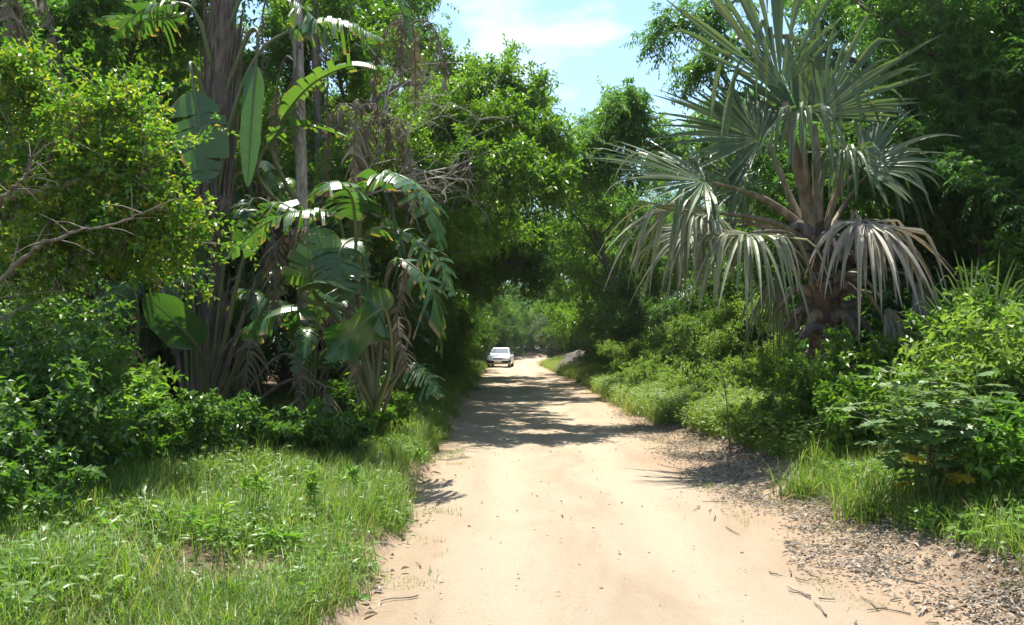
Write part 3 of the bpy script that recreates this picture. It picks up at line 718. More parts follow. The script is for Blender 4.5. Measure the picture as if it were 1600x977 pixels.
# second stem: slim ringed trunk with dead skirt
b2 = W(474, 600, 13.0); b2[2] = gz(b2[0], b2[1])
s2 = thing('wild_banana', 'wild banana with a slim pale ringed stem and a shaggy dead skirt near the top', 'plant', tuple(b2))
gt = Geo(); p = spline(np.array([b2, W(472, 330, 13), W(468, 160, 13), W(462, -60, 13)]) - b2, 120)
tube(gt, p, np.interp(np.arange(120), [0, 119], [.10, .085]) * (1 + 0.10 * (np.arange(120) % 4 == 0)), 10)
obj('trunk', gt.mesh('trunk', M['bark_pale'], True), s2)
for k in range(5):
    a = k * 2.4; top = W(465 + rnd.uniform(-6, 6), rnd.uniform(-30, 110), 13.0)
    o_ = np.array((math.cos(a), math.sin(a) * .8, 0))
    banana_leaf(s2, b2, [top, top + o_ * .25 + (0, 0, .1), top + o_ * .48 + (0, 0, -.35), top + o_ * .5 + (0, 0, -1.0), top + o_ * .45 + (0, 0, -1.7)], 2, .18, 1.8, (-o_[1], o_[0], 0), 'banana_dead', rnd.uniform(.2, .8), .3, .1, seed=110 + k, r=.018, gap=.35)
for k, (p, sp, w, vb) in enumerate([
    (W_((470, 330, 12.9), (425, 240, 12.4), (440, 190, 12.1), (490, 130, 11.9), (560, 103, 11.8), (628, 128, 11.8)), 2, .26, .85),
    (W_((470, 350, 12.9), (405, 280, 12.4), (420, 225, 12.2), (470, 197, 12.0), (545, 215, 11.9)), 2, .22, .85),
    (W_((470, 350, 12.9), (440, 330, 12.4), (400, 310, 12.2), (385, 340, 12.0), (395, 400, 12)), 2, .28, .5),
    (W_((465, 20, 13), (500, -60, 12.8), (560, -60, 12.6), (620, 0, 12.5), (640, 70, 12.5)), 2, .3, .6)]):
    banana_leaf(s2, b2, p, sp, w, .75, None, 'banana', vb, .35, .75, seed=130 + k)

# third clump: great arching leaves over the left verge
b3 = W(585, 640, 9.90); b3[2] = gz(b3[0], b3[1])
s3 = thing('wild_banana', 'wild banana with large arching tattered leaves shining at the road\'s left edge', 'plant', tuple(b3))
L3 = [
 (W_((585, 640, 9.90), (560, 430, 9.90), (572, 300, 9.70), (612, 272, 9.50), (662, 305, 9.30), (692, 392, 9.20)), 2, .40, .8, None, .55, .35, .25),
 (W_((585, 640, 9.90), (560, 450, 9.80), (575, 365, 9.60), (632, 365, 9.40), (682, 405, 9.20), (708, 462, 9.10)), 2, .26, 1.0, None, .75, .45, .35),
 (W_((585, 640, 9.90), (545, 450, 9.80), (530, 345, 9.70), (480, 330, 9.50), (415, 350, 9.40), (348, 408, 9.30)), 2, .26, 1.0, None, .6, .45, .35),
 (W_((585, 640, 9.90), (560, 450, 9.80), (555, 345, 9.50), (545, 300, 9.30), (515, 288, 9.10), (480, 310, 9.00)), 2, .34, .6, None, .5, .35, .3),
 (W_((585, 640, 10.00), (540, 520, 9.80), (490, 455, 9.40), (488, 420, 9.30), (500, 385, 9.30), (492, 355, 9.30)), 2, .28, .25, (1, .3, .2), .9, .1, .2),
 (W_((585, 640, 10.00), (555, 500, 9.70), (480, 470, 9.30), (470, 455, 9.20), (510, 440, 9.10), (558, 458, 9.10)), 3, .16, .0, None, .6, .2, .3),
 (W_((585, 640, 9.90), (610, 570, 9.40), (604, 490, 9.00), (585, 490, 8.90), (545, 525, 8.70), (510, 562, 8.60)), 2, .25, .0, (.55, .3, .75), .3, .1, .12),
 (W_((585, 640, 9.90), (575, 460, 9.90), (560, 380, 9.80), (535, 385, 9.40), (530, 420, 9.30), (540, 470, 9.30)), 2, .32, .7, (1, .2, 0), .35, .2, .2),
 (W_((585, 640, 9.90), (600, 480, 10.00), (612, 410, 10.00), (650, 420, 9.90), (680, 470, 9.80), (690, 560, 9.80)), 2, .3, .9, None, .2, .5, .3),
 (W_((585, 640, 9.90), (610, 600, 9.70), (640, 570, 9.50), (660, 580, 9.40), (690, 620, 9.30)), 2, .24, .8, None, .2, .4, .3),
 (W_((585, 640, 9.90), (540, 560, 9.50), (490, 500, 9.30), (460, 480, 9.10), (420, 490, 9.00), (370, 530, 9.00)), 2, .3, .4, None, .25, .4, .3),
]
for k, (p, sp, w, sh, lt, vb, dr, ve) in enumerate(L3):
    banana_leaf(s3, b3, p, sp, w, sh, lt, 'banana', vb, dr, ve, seed=150 + k)
for k, (p, w) in enumerate([(W_((585, 640, 10.00), (600, 450, 10.00), (632, 410, 9.80), (625, 470, 9.60), (605, 560, 9.60)), .16), (W_((585, 640, 10.00), (575, 480, 9.70), (545, 470, 9.60), (555, 540, 9.40), (565, 640, 9.40)), .2),
                            (W_((600, 640, 10.00), (640, 520, 9.70), (622, 500, 9.50), (632, 560, 9.30), (655, 600, 9.30)), .16)]):
    banana_leaf(s3, b3, p, 2, w, 1.8, (.9, -.4, 0), 'banana_dead', .6, .3, .1, seed=180 + k, r=.016, gap=.35)

# fourth clump at the far left with a shredded glossy leaf
b4 = W(170, 640, 10.5); b4[2] = gz(b4[0], b4[1])
s4 = thing('wild_banana', 'low wild banana in shade at the far left with a shredded silvery leaf', 'plant', tuple(b4))
for k, (p, sp, w, sh, vb) in enumerate([
    (W_((185, 660, 10.5), (205, 580, 10.2), (188, 540, 9.8), (140, 560, 9.4), (90, 610, 9.0), (60, 680, 8.8)), 2, .36, .9, .55),
    (W_((185, 660, 10.5), (215, 520, 10.5), (205, 450, 10.3), (185, 450, 10.1), (180, 500, 10.0)), 2, .25, .9, .4),
    (W_((185, 660, 10.5), (200, 560, 10.3), (160, 500, 10.0), (110, 500, 9.8), (60, 540, 9.6)), 2, .30, .9, .35),
    (W_((185, 660, 10.5), (215, 620, 10.1), (210, 590, 9.9), (180, 590, 9.7), (120, 620, 9.5)), 2, .28, .4, .15)]):
    banana_leaf(s4, b4, p, sp, w, sh, None, 'banana', vb, .35, .25, seed=200 + k)

# filler clumps deeper in the shade: one built plant copied
def filler_banana(seed, h, n):
    g = np.random.default_rng(seed)
    t = thing('wild_banana', 'x', 'plant')
    for k in range(n):
        a = 2.4 * k + g.normal(0, .3); hh = h * g.uniform(.45, 1.0); out = np.array((math.cos(a), math.sin(a), 0)); s = g.uniform(.25, .55)
        p = [out * .06, out * .14 * h * .5 + (0, 0, hh * .4), out * s * .7 + (0, 0, hh * .75), out * (s * 1.2 + .15) + (0, 0, hh), out * (s * 1.2 + .75) + (0, 0, hh * .96), out * (s * 1.2 + 1.15) + (0, 0, hh * .70)]
        banana_leaf(t, np.zeros(3), p, 2, g.uniform(.22, .34), g.uniform(.3, 1.0), None, 'banana' if k % 5 else 'banana_dead', g.uniform(.1, .6), .4, .35, seed=seed * 10 + k, r=.03)
    return t
f1 = filler_banana(31, 3.2, 13); f2 = filler_banana(32, 4.4, 13)
G4 = 'wild bananas in the shade behind'
fill = [(f1, -3.3, 13.4, .8, 0), (f2, -5.2, 13.2, 1, 1), (f1, -6.8, 12.6, 1, 2), (f2, -3.6, 15.4, 1, 3), (f1, -2.9, 17.0, .8, 4), (f2, -8.2, 13.0, 1, 5), (f1, -6.4, 10.6, .8, .5), (f1, -3.1, 12.0, .62, 2.2), (f2, -6.2, 15, 1.1, 2), (f1, -7.6, 10.4, .8, 4.4), (f1, -4.3, 12.4, .75, 3.3), (f2, -4.6, 14.2, .9, .7), (f1, -5.6, 11.9, .7, 5.2), (f1, -2.7, 13.6, .5, 1.3)]
for i, (s, x, y, sc, r) in enumerate(fill):
    lb = 'wild banana half hidden in the shade behind the front clumps'
    if i == 0 or i == 1:
        s.location = (x, y, gz(x, y)); s.rotation_euler = (0, 0, r); s.scale = (sc,) * 3; s['label'] = lb; s['group'] = G4
    else: dup(s, lb, (x, y, gz(x, y)), r, sc, G4)

# ------------------------------------------------------------------ fan palm
def fan_blade(geo, hub, ax, n, L, spread, nseg, fuse, droop, g, t0=0.45, fold=0.3, vb=0.5, brk=0.15, brkd=2.2, cup=0.0, rag=0.24, wseg=1.0):
    ax = nrm(ax); n = nrm(np.asarray(n, float) - np.dot(n, ax) * ax); l = np.cross(n, ax)
    st = 12; t = np.linspace(0.03, 1, st)
    for i in range(nseg):
        ph = spread * (2 * (i + .5) / nseg - 1); d0 = math.cos(ph) * ax + math.sin(ph) * l
        lp = math.cos(ph) * l - math.sin(ph) * ax
        Ls = L * (1 - 0.32 * abs(ph / spread) ** 2) * (1 + g.normal(0, rag * .5))
        start = hub + ax * 0.10 * L * math.cos(ph * .5)
        b = g.random() < brk
        dd = brkd if b else droop * (1 + g.normal(0, .35)); tt = g.uniform(.3, .55) if b else t0; tipb = g.uniform(.6, 1.0) if g.random() < .45 else 9.0; sw = g.normal(0, .10)
        p = start.copy(); P = []; Dv = []
        d = d0 + n * (cup + g.normal(0, .03)) + lp * g.normal(0, .02)
        prev = 0
        for k in range(st):
            tk = t[k]; h = tk - prev; prev = tk
            dk = nrm(d + np.array((0, 0, -1.0)) * dd * max(0, tk - tt) ** (0.6 if b else 1.1) * 2.0 + np.array((0, 0, -1.0)) * max(0, tk - tipb) * 6.0 + lp * sw * tk * tk)
            p = p + dk * h * Ls; P.append(p.copy()); Dv.append(dk)
        P = np.array(P); Dv = np.array(Dv)
        dphi = 2 * spread / nseg
        wmax = dphi * L * fuse * 0.5 * wseg
        w = np.where(t < fuse, dphi * t * Ls * 0.5 * wseg, wmax * np.clip((1 - t) / (1 - fuse), 0, 1) ** 0.75 + 0.002)
        tw = g.normal(0, .5) * np.maximum(0, t - fuse)
        nn = nrm(np.cross(Dv, lp)); lq = nrm(lp - (Dv * lp).sum(1, keepdims=True) * Dv)
        side = np.cos(tw)[:, None] * lq + np.sin(tw)[:, None] * nn
        f = fold * np.minimum(1, t * 2)[:, None] * w[:, None] * (1.6 if b else 1)
        nn2 = np.cross(Dv, side)
        Vs = np.stack((P + side * w[:, None] + nn2 * f, P - nn2 * f * .6, P - side * w[:, None] + nn2 * f), 1).reshape(-1, 3)
        q = np.arange(st - 1)[:, None] * 3 + np.arange(2)[None]
        geo.add(Vs, Q=np.stack((q, q + 1, q + 4, q + 3), -1).reshape(-1, 4), var=np.clip(vb + g.normal(0, .2) + 0.35 * np.repeat(np.maximum(0, t - .8), 3), 0, 1))
def fan_leaf(parent, base, stalk, tip, n, L, spread=2.2, nseg=38, fuse=0.42, droop=0.35, mat='fan', seed=0, r=(.05, .022), **kw):
    g = np.random.default_rng(seed + 900)
    st = spline(np.array([np.asarray(p, float) for p in stalk]) - base, 16)
    gp = Geo(); tube(gp, st, np.linspace(r[0], r[1], 16), 7)
    o = obj('leaf_stalk', gp.mesh('leaf_stalk', M['fan_stalk'], True), parent)
    gb = Geo(); fan_blade(gb, st[-1], np.asarray(tip) - base - st[-1], n, L, spread, nseg, fuse, droop, g, **kw)
    obj('blade', gb.mesh('blade', M[mat], False), o)
    return o
DP = 11.5
bp = W(1268, 640, DP); bp[2] = gz(bp[0], bp[1])
palm = thing('fan_palm', 'large grey-green fan palm with drooping fronds on the right bank of the road', 'palm', tuple(bp))
gt = Geo(); tp = spline([np.zeros(3) - (0, 0, .2), W(1290, 520, DP) - bp, W(1285, 430, DP) - bp, W(1272, 350, DP) - bp], 16)
tube(gt, tp, np.interp(np.arange(16), [0, 8, 15], [.22, .21, .13]), 12)
obj('trunk', gt.mesh('trunk', M['fan_trunk'], True), palm)
c0 = W(1270, 375, DP)
fan_leaf(palm, bp, [c0, W(1258, 300, DP - .1), W(1238, 225, DP - .2), W(1226, 160, DP - .25)], W(1190, 20, DP - .2), (.25, -1, .1), 2.3, 1.08, 32, .60, .06, seed=1, brk=.22, brkd=4.5, vb=.5, r=(.12, .055))
fan_leaf(palm, bp, [c0, W(1278, 320, DP), W(1276, 250, DP + .05), W(1272, 195, DP + .1)], W(1350, 60, DP + .2), (.1, -1, .25), 1.95, 1.12, 32, .55, .10, seed=2, brk=.30, brkd=4.4, vb=.55, r=(.10, .045))
fan_leaf(palm, bp, [W(1288, 380, DP), W(1300, 320, DP - .05), W(1318, 290, DP - .1), W(1342, 266, DP - .1)], W(1430, 205, DP - .1), (-.45, -.75, .5), 1.25, 1.9, 34, .45, .5, seed=3, wseg=1.3, brk=.3, brkd=2.6, vb=.5, r=(.055, .03), cup=.1)
fan_leaf(palm, bp, [W(1260, 365, DP), W(1215, 325, DP - .2), W(1165, 300, DP - .45), W(1114, 286, DP - .7)], W(1000, 258, DP - .8), (.1, -.55, .8), 1.5, 1.7, 38, .45, .14, seed=4, wseg=1.3, brk=.10, brkd=2.2, vb=.45, r=(.05, .022))
fan_leaf(palm, bp, [c0, W(1240, 320, DP + .3), W(1215, 260, DP + .5), W(1200, 225, DP + .6)], W(1095, 170, DP + .8), (.3, -.9, .4), 1.7, 1.7, 36, .45, .15, seed=5, wseg=1.3, brk=.15, vb=.35, r=(.06, .03))
fan_leaf(palm, bp, [W(1262, 378, DP), W(1215, 350, DP - .3), W(1160, 338, DP - .6), W(1105, 332, DP - .8)], W(1010, 320, DP - 1.0), (.0, -.4, .9), 1.55, 2.2, 46, .34, 1.8, 'fan_dry', seed=6, wseg=1.25, t0=.20, brk=.5, brkd=3.6, vb=.5)
fan_leaf(palm, bp, [W(1265, 390, DP), W(1235, 368, DP - .5), W(1205, 362, DP - .9), W(1175, 364, DP - 1.2)], W(1120, 372, DP - 2.0), (.0, -.3, 1), 1.5, 2.45, 46, .30, 2.2, 'fan_dry', seed=7, wseg=1.3, t0=.12, brk=.5, brkd=3.6, vb=.42)
fan_leaf(palm, bp, [W(1285, 395, DP), W(1300, 368, DP - .4), W(1318, 350, DP - .7), W(1340, 344, DP - .9)], W(1395, 362, DP - 1.3), (.0, -.4, 1), 1.38, 2.4, 58, .42, 1.5, 'fan_dead', seed=8, wseg=1.25, t0=.08, brk=.35, brkd=3.6, vb=.5, fold=.6, rag=.5)
fan_leaf(palm, bp, [W(1285, 380, DP), W(1320, 320, DP + .4), W(1350, 280, DP + .7), W(1375, 262, DP + .8)], W(1430, 290, DP + 1.0), (.2, -.6, .8), 1.5, 1.9, 34, .42, .9, seed=9, t0=.3, brk=.3, vb=.15)
fan_leaf(palm, bp, [c0, W(1262, 310, DP + .4), W(1255, 250, DP + .7), W(1250, 200, DP + .9)], W(1265, 60, DP + 1.3), (-.1, -1, .4), 1.7, 1.5, 34, .5, .15, seed=10, wseg=1.3, vb=.3, brk=.2)
fan_leaf(palm, bp, [W(1262, 380, DP), W(1215, 360, DP + .3), W(1150, 345, DP + .4), W(1085, 350, DP + .5)], W(1030, 400, DP + .4), (-.3, -.5, .8), 1.35, 2.0, 36, .35, 1.2, 'fan_dry', seed=11, t0=.25, brk=.4, vb=.2)
fan_leaf(palm, bp, [c0, W(1240, 340, DP + .1), W(1205, 315, DP + .2), W(1175, 300, DP + .3)], W(1120, 265, DP + .5), (.2, -.6, .7), 1.3, 1.9, 34, .42, .5, seed=12, t0=.35, vb=.3, brk=.3)
fan_leaf(palm, bp, [c0, W(1262, 300, DP - .15), W(1256, 225, DP - .3), W(1256, 178, DP - .4)], W(1250, 150, DP - 1.3), (.0, -.2, 1), 1.25, 1.35, 26, .34, 2.6, seed=13, t0=.10, vb=.55, brk=.3, brkd=4, wseg=1.3, r=(.06, .03))
fan_leaf(palm, bp, [W(1282, 375, DP), W(1300, 330, DP - .1), W(1312, 280, DP - .2), W(1318, 245, DP - .3)], W(1335, 215, DP - 1.0), (.0, -.3, 1), 1.1, 1.3, 24, .34, 2.4, seed=14, t0=.12, vb=.5, brk=.3, brkd=4, wseg=1.3, r=(.05, .025))
# old leaf bases and hanging dead fronds on the trunk
for k in range(34):
    g = np.random.default_rng(k + 2000); f = g.uniform(.30, .98); p0 = tp[int(f * 15)]; a = 2.4 * k
    out = np.array((math.cos(a), math.sin(a), 0)); ln = g.uniform(.28, .62)
    gb = Geo(); q = spline([p0 + out * .12, p0 + out * (.12 + ln * .45) + (0, 0, .12 * g.uniform(-.4, 1.2)), p0 + out * (.12 + ln) + (0, 0, g.uniform(-.42, .12))], 7)
    tube(gb, q, np.array([.11, .10, .085, .07, .06, .055, .03]) * g.uniform(.7, 1.15), 7)
    obj('leaf_base', gb.mesh('leaf_base', M['boot' if k % 6 else 'fan_stalk'], True), palm)
for k, (sx, sy, hx, hy, hd, L) in enumerate([(1300, 440, 1380, 470, -.5, 1.0), (1300, 470, 1405, 545, -.6, .7), (1310, 430, 1420, 430, .1, 1.2), (1255, 430, 1215, 420, .3, 1.2)]):
    fan_leaf(palm, bp, [W(sx, sy, DP), W((sx + hx) / 2, min(sy, hy) - 12, DP + hd / 2), W(hx, hy, DP + hd)], W(hx + (hx - sx) * .4, hy + 60, DP + hd - .1), (.2, -.8, .5), L, .9, 22, .3, 1.6, 'fan_dead' if k != 3 else 'fan_dry', seed=30 + k, t0=.05, brk=.2, vb=.25, fold=.5, rag=.4, r=(.04, .02))

# small fan palm at the right
b5 = W(1530, 600, 10.0); b5[2] = gz(b5[0], b5[1])
sp = thing('fan_palm', 'small young fan palm low among the bushes near the right edge', 'palm', tuple(b5))
for k, (tx, ty, L) in enumerate([(1470, 500, .9), (1510, 470, .9), (1560, 480, .9), (1590, 530, .8), (1450, 550, .8)]):
    fan_leaf(sp, b5, [W(1530, 600, 10), W((1530 + tx) / 2, (600 + ty) / 2 + 5, 9.9), W((1530 * .4 + tx * .6), (600 * .4 + ty * .6), 9.8)], W(tx, ty, 9.7), (.1, -.8, .6), L, 1.2, 20, .4, .2, seed=60 + k, vb=.35, r=(.02, .01), brk=.1)

# ------------------------------------------------------------------ shrubs made of leafy stems
def stem_shrub(name, label, cat, base, h, rad, nst, m, LL, LW, mat, seed, droop=0.3, big=False, side=3, group=None, lean=(0, 0), vb=.5, vs=.3, stemmat='twig', up=1.2, parent=None, spread=.9, r0=.008):
    g = np.random.default_rng(seed)
    x, y = base[:2]; z = gz(x, y) if len(base) < 3 else base[2]
    t = thing(name, label, cat, (x, y, z), group=group)
    gs, gl = Geo(), Geo(); S, D, Ln = [], [], []
    for k in range(nst):
        a = g.uniform(0, 6.28); r = rad * math.sqrt(g.random())
        b0 = np.array((math.cos(a) * r * .35, math.sin(a) * r * .35, -.03))
        hh = h * g.uniform(.55, 1.05) * (1 - .35 * (r / rad) ** 2)
        e = np.array((math.cos(a) * r + lean[0] * hh / h, math.sin(a) * r + lean[1] * hh / h, hh))
        mid = (b0 + e) / 2 + g.normal(0, .05 * h, 3) + (0, 0, .08 * h)
        p = spline([b0, mid, e], 8); tube(gs, p, np.linspace(r0, r0 * .3, 8), 3)
        dd = nrm(np.gradient(p, axis=0))
        for i in range(2, 8):
            for q in range(side):
                S.append(p[i]); D.append(nrm(dd[i] * .5 + g.normal(0, .6, 3) + (0, 0, .2 * up))); Ln.append(.28 * h * g.uniform(.4, .9) if h < 1.2 else .34 * g.uniform(.5, 1.1))
        S.append(p[-2]); D.append(dd[-1]); Ln.append(.25 * h if h < 1.2 else .35)
    twig_leaves(gl, np.array(S), np.array(D), np.array(Ln), m, LL, LW, droop, big=big, seed=seed, vb=vb, vs=vs, spread=spread)
    obj('stems', gs.mesh('stems', M[stemmat], True), t)
    obj('foliage', gl.mesh('foliage', M[mat]), t)
    return t
# the yellow-green bush leaning in at the upper left, on pale limbs
yb = (-5.3, 7.2, gz(-5.3, 7.2) - .1); yb0 = np.array(yb)
yt = thing('yellow_green_bush', 'sunlit yellow-green small-leaved bush leaning in at the upper left on pale branches', 'bush', yb)
S, D = [], []
g = np.random.default_rng(77)
YL = [[yb0, W(-120, 480, 7.2), W(0, 440, 7.1), W(60, 385, 7.0), W(130, 355, 6.9), W(230, 330, 6.8)],
      [yb0, W(-160, 380, 7.2), W(-10, 320, 7.2), W(60, 250, 7.1), W(130, 200, 7.0), W(190, 170, 7)],
      [W(-10, 442, 7.1), W(60, 420, 7.2), W(140, 400, 7.2), W(220, 390, 7.1), W(285, 370, 7.0)],
      [yb0, W(-160, 300, 7.3), W(-40, 200, 7.3), W(10, 150, 7.2), W(25, 120, 7.2)],
      [W(-40, 330, 7.2), W(60, 300, 7.0), W(140, 280, 6.9), W(195, 270, 6.9), W(225, 260, 6.9)],
      [yb0, W(-140, 400, 7.4), W(-20, 340, 7.5), W(100, 300, 7.6), W(160, 240, 7.6), W(190, 200, 7.6)]]
for path in YL:
    gm = Geo(); p = spline(np.array(path) - yb0, 22); p[3:-1] += g.normal(0, .03, (18, 3))
    tube(gm, p, np.linspace(.04, .008, 22), 6)
    d = nrm(np.gradient(p, axis=0))
    for i in range(8, 22):
        for q in range(6):
            bd = nrm(d[i] * .5 + g.normal(0, .6, 3) + (0, 0, .15)); bl = g.uniform(.16, .30) if q < 4 else g.uniform(.3, .75)
            tube(gm, [p[i], p[i] + bd * bl * .5 + g.normal(0, .02, 3), p[i] + bd * bl], [.006, .004, .002], 3)
            for w in (.4, .7, 1.0): S.append(p[i] + bd * bl * w); D.append(bd)
    obj('branch', gm.mesh('branch', M['bark_pale'], True), yt)
S = np.repeat(np.array(S), 2, 0); D = np.repeat(np.array(D), 2, 0)
gl = Geo(); twig_leaves(gl, S + g.normal(0, .035, S.shape), nrm(D * .6 + g.normal(0, .6, D.shape)), .20 * g.uniform(.6, 1.3, len(S)), 8, .058, .036, .12, seed=77, vb=.52, vs=.42)
obj('foliage', gl.mesh('foliage', M['yellow']), yt)
for path, nm in [([yb0 + (.1, -.2, .1), W(-60, 470, 6.4), W(0, 440, 6.3), W(50, 392, 6.2), W(108, 366, 6.1), W(190, 345, 6.1), W(250, 322, 6.1)], 0), ([W(-30, 350, 6.4), W(10, 305, 6.3), W(40, 275, 6.3), W(48, 240, 6.3)], 1)]:
    gm = Geo(); p = spline(np.array(path) - yb0, 40); p[4:] += np.random.default_rng(5 + nm).normal(0, .010, (36, 3)); tube(gm, p, np.linspace(.028 - .010 * nm, .004, 40) * (1 + .12 * np.sin(np.arange(40) * 2.1)), 7)
    for i_ in range(14, 40, 2):
        q_ = nrm(np.random.default_rng(i_ + nm).normal(0, 1, 3) + (.5, 0, .4)) * .28; tube(gm, [p[i_], p[i_] + q_ * .5 + (0, 0, .02), p[i_] + q_], [.006, .004, .002], 4)
    obj('branch', gm.mesh('branch', M['twig'], True), yt)
# bare twigs at the left edge under the bush
bt = W(-60, 480, 6.9); bo = thing('bare_twigs', 'thicket of thin bare grey twigs at the left edge below the yellow-green bush', 'branches', tuple(bt))
gm = Geo(); g = np.random.default_rng(91)
for k in range(34):
    a_ = W(-60 + g.uniform(-30, 30), 470 + g.uniform(-30, 160), 6.9 + g.uniform(-.4, .4)) - bt; e_ = W(50 + g.uniform(-50, 90), 470 + g.uniform(-20, 190), 6.8 + g.uniform(-.5, .5)) - bt
    tube(gm, spline([a_, (a_ + e_) / 2 + g.normal(0, .08, 3), e_], 8), np.linspace(.007, .002, 8), 3)
obj('branch', gm.mesh('branch', M['dead_twig'], True), bo)
# dark bushes along the lower left edge
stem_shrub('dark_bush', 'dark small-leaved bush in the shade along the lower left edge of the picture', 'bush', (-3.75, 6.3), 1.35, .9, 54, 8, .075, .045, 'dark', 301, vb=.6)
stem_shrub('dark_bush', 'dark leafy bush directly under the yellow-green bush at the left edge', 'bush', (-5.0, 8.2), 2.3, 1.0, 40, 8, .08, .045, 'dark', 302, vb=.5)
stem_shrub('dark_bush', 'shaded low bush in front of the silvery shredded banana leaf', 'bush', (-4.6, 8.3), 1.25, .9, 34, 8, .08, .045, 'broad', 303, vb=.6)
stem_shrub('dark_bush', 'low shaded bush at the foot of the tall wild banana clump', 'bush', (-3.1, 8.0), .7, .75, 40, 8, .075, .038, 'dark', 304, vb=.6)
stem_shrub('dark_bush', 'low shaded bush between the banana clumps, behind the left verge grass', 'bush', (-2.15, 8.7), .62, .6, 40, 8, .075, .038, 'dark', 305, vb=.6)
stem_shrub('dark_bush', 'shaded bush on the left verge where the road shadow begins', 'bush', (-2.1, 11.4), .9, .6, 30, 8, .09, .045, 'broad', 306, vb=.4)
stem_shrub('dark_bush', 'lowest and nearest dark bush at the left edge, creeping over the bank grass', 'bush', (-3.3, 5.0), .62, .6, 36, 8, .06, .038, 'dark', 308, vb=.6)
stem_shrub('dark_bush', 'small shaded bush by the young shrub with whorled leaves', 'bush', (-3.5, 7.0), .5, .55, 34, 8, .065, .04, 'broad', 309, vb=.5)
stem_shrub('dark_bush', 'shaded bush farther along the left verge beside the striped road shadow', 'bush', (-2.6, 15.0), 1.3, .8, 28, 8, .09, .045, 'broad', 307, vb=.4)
# young long-leaved shrub
stem_shrub('young_shrub', 'young upright shrub with whorls of long pale green leaves before the dark banana foot', 'shrub', tuple(W(238, 745, 7.6)[:2]), .75, .22, 6, 12, .16, .038, 'herb', 310, droop=.1, big=True, side=0, vb=.8)
stem_shrub('young_shrub', 'spindly heart-leaved seedling rising in front of the banana foot', 'shrub', tuple(W(205, 735, 7.9)[:2]), 1.0, .2, 5, 9, .10, .06, 'herb', 311, droop=.1, big=True, side=1, vb=.7)
# right bank: bright bushes
BR = [('bright green bush on the right bank below the mound', (4.2, 21.5), .95, 1.3, 70, 9, .065, .034, 'verge'),
      ('bright green bush filling the right bank left of the hanging dead fronds', (4.7, 18.0), .9, 1.3, 70, 9, .065, .034, 'verge'),
      ('sunlit bush on the bank below the drooping left palm fronds', (4.3, 15.0), .6, 1.1, 60, 9, .06, .032, 'verge'),
      ('broad light green bush behind the drooping palm fronds', (5.6, 16.8), 1.15, 1.2, 60, 9, .07, .036, 'verge'),
      ('leafy green bush at the left foot of the fan palm', (3.7, 11.2), .58, .85, 60, 9, .065, .036, 'verge'),
      ('shaded leafy bush right under the crown of the fan palm', (4.4, 10.2), 1.4, .9, 64, 8, .08, .045, 'broad'),
      ('darker leafy bush between the fan palm foot and the lobed-leaf plant', (4.2, 8.9), 1.0, .75, 40, 8, .08, .045, 'broad'),
      ('tall leafy bush behind the lobed-leaf plant, right of the dead frond', (5.6, 9.6), 1.8, .9, 44, 8, .095, .05, 'broad'),
      ('bright light green bush against the right edge of the picture', (4.75, 7.6), 1.75, .85, 56, 8, .085, .048, 'verge'),
      ('leafy bush low at the right edge beneath the bright bush', (4.3, 6.3), .95, .6, 36, 8, .08, .045, 'herb'),
      ('tall rank bush rising behind the small fan palm at the right edge', (7.0, 10.6), 2.7, 1.1, 46, 8, .11, .055, 'broad')]
for k, (lb, b, h, r, ns, m, ll, lw, mt) in enumerate(BR):
    stem_shrub('leafy_bush', lb, 'bush', b, h, r, ns, m, ll, lw, mt, 320 + k, vb=.55)
for k, (x, y, s, l) in enumerate([(a_[0], a_[1], a_[2], b_) for a_, b_ in zip([(3.9, 27, .6), (4.0, 31, .7), (5.2, 26, .7), (6.2, 20.5, .9), (6.4, 17.2, .9), (5.6, 22.5, .8)], ['farthest but one along the right verge', 'farthest along the right verge, near the earth mound', 'set back from the verge beneath the arching tree', 'behind the drooping left palm fronds, deeper in the thicket', 'just behind the fan palm trunk', 'in the middle of the thicket, left of the palm fronds'])]):
    tree('F1', 'bright green bush ' + l, x, y, s, group='bright bushes of the right bank')

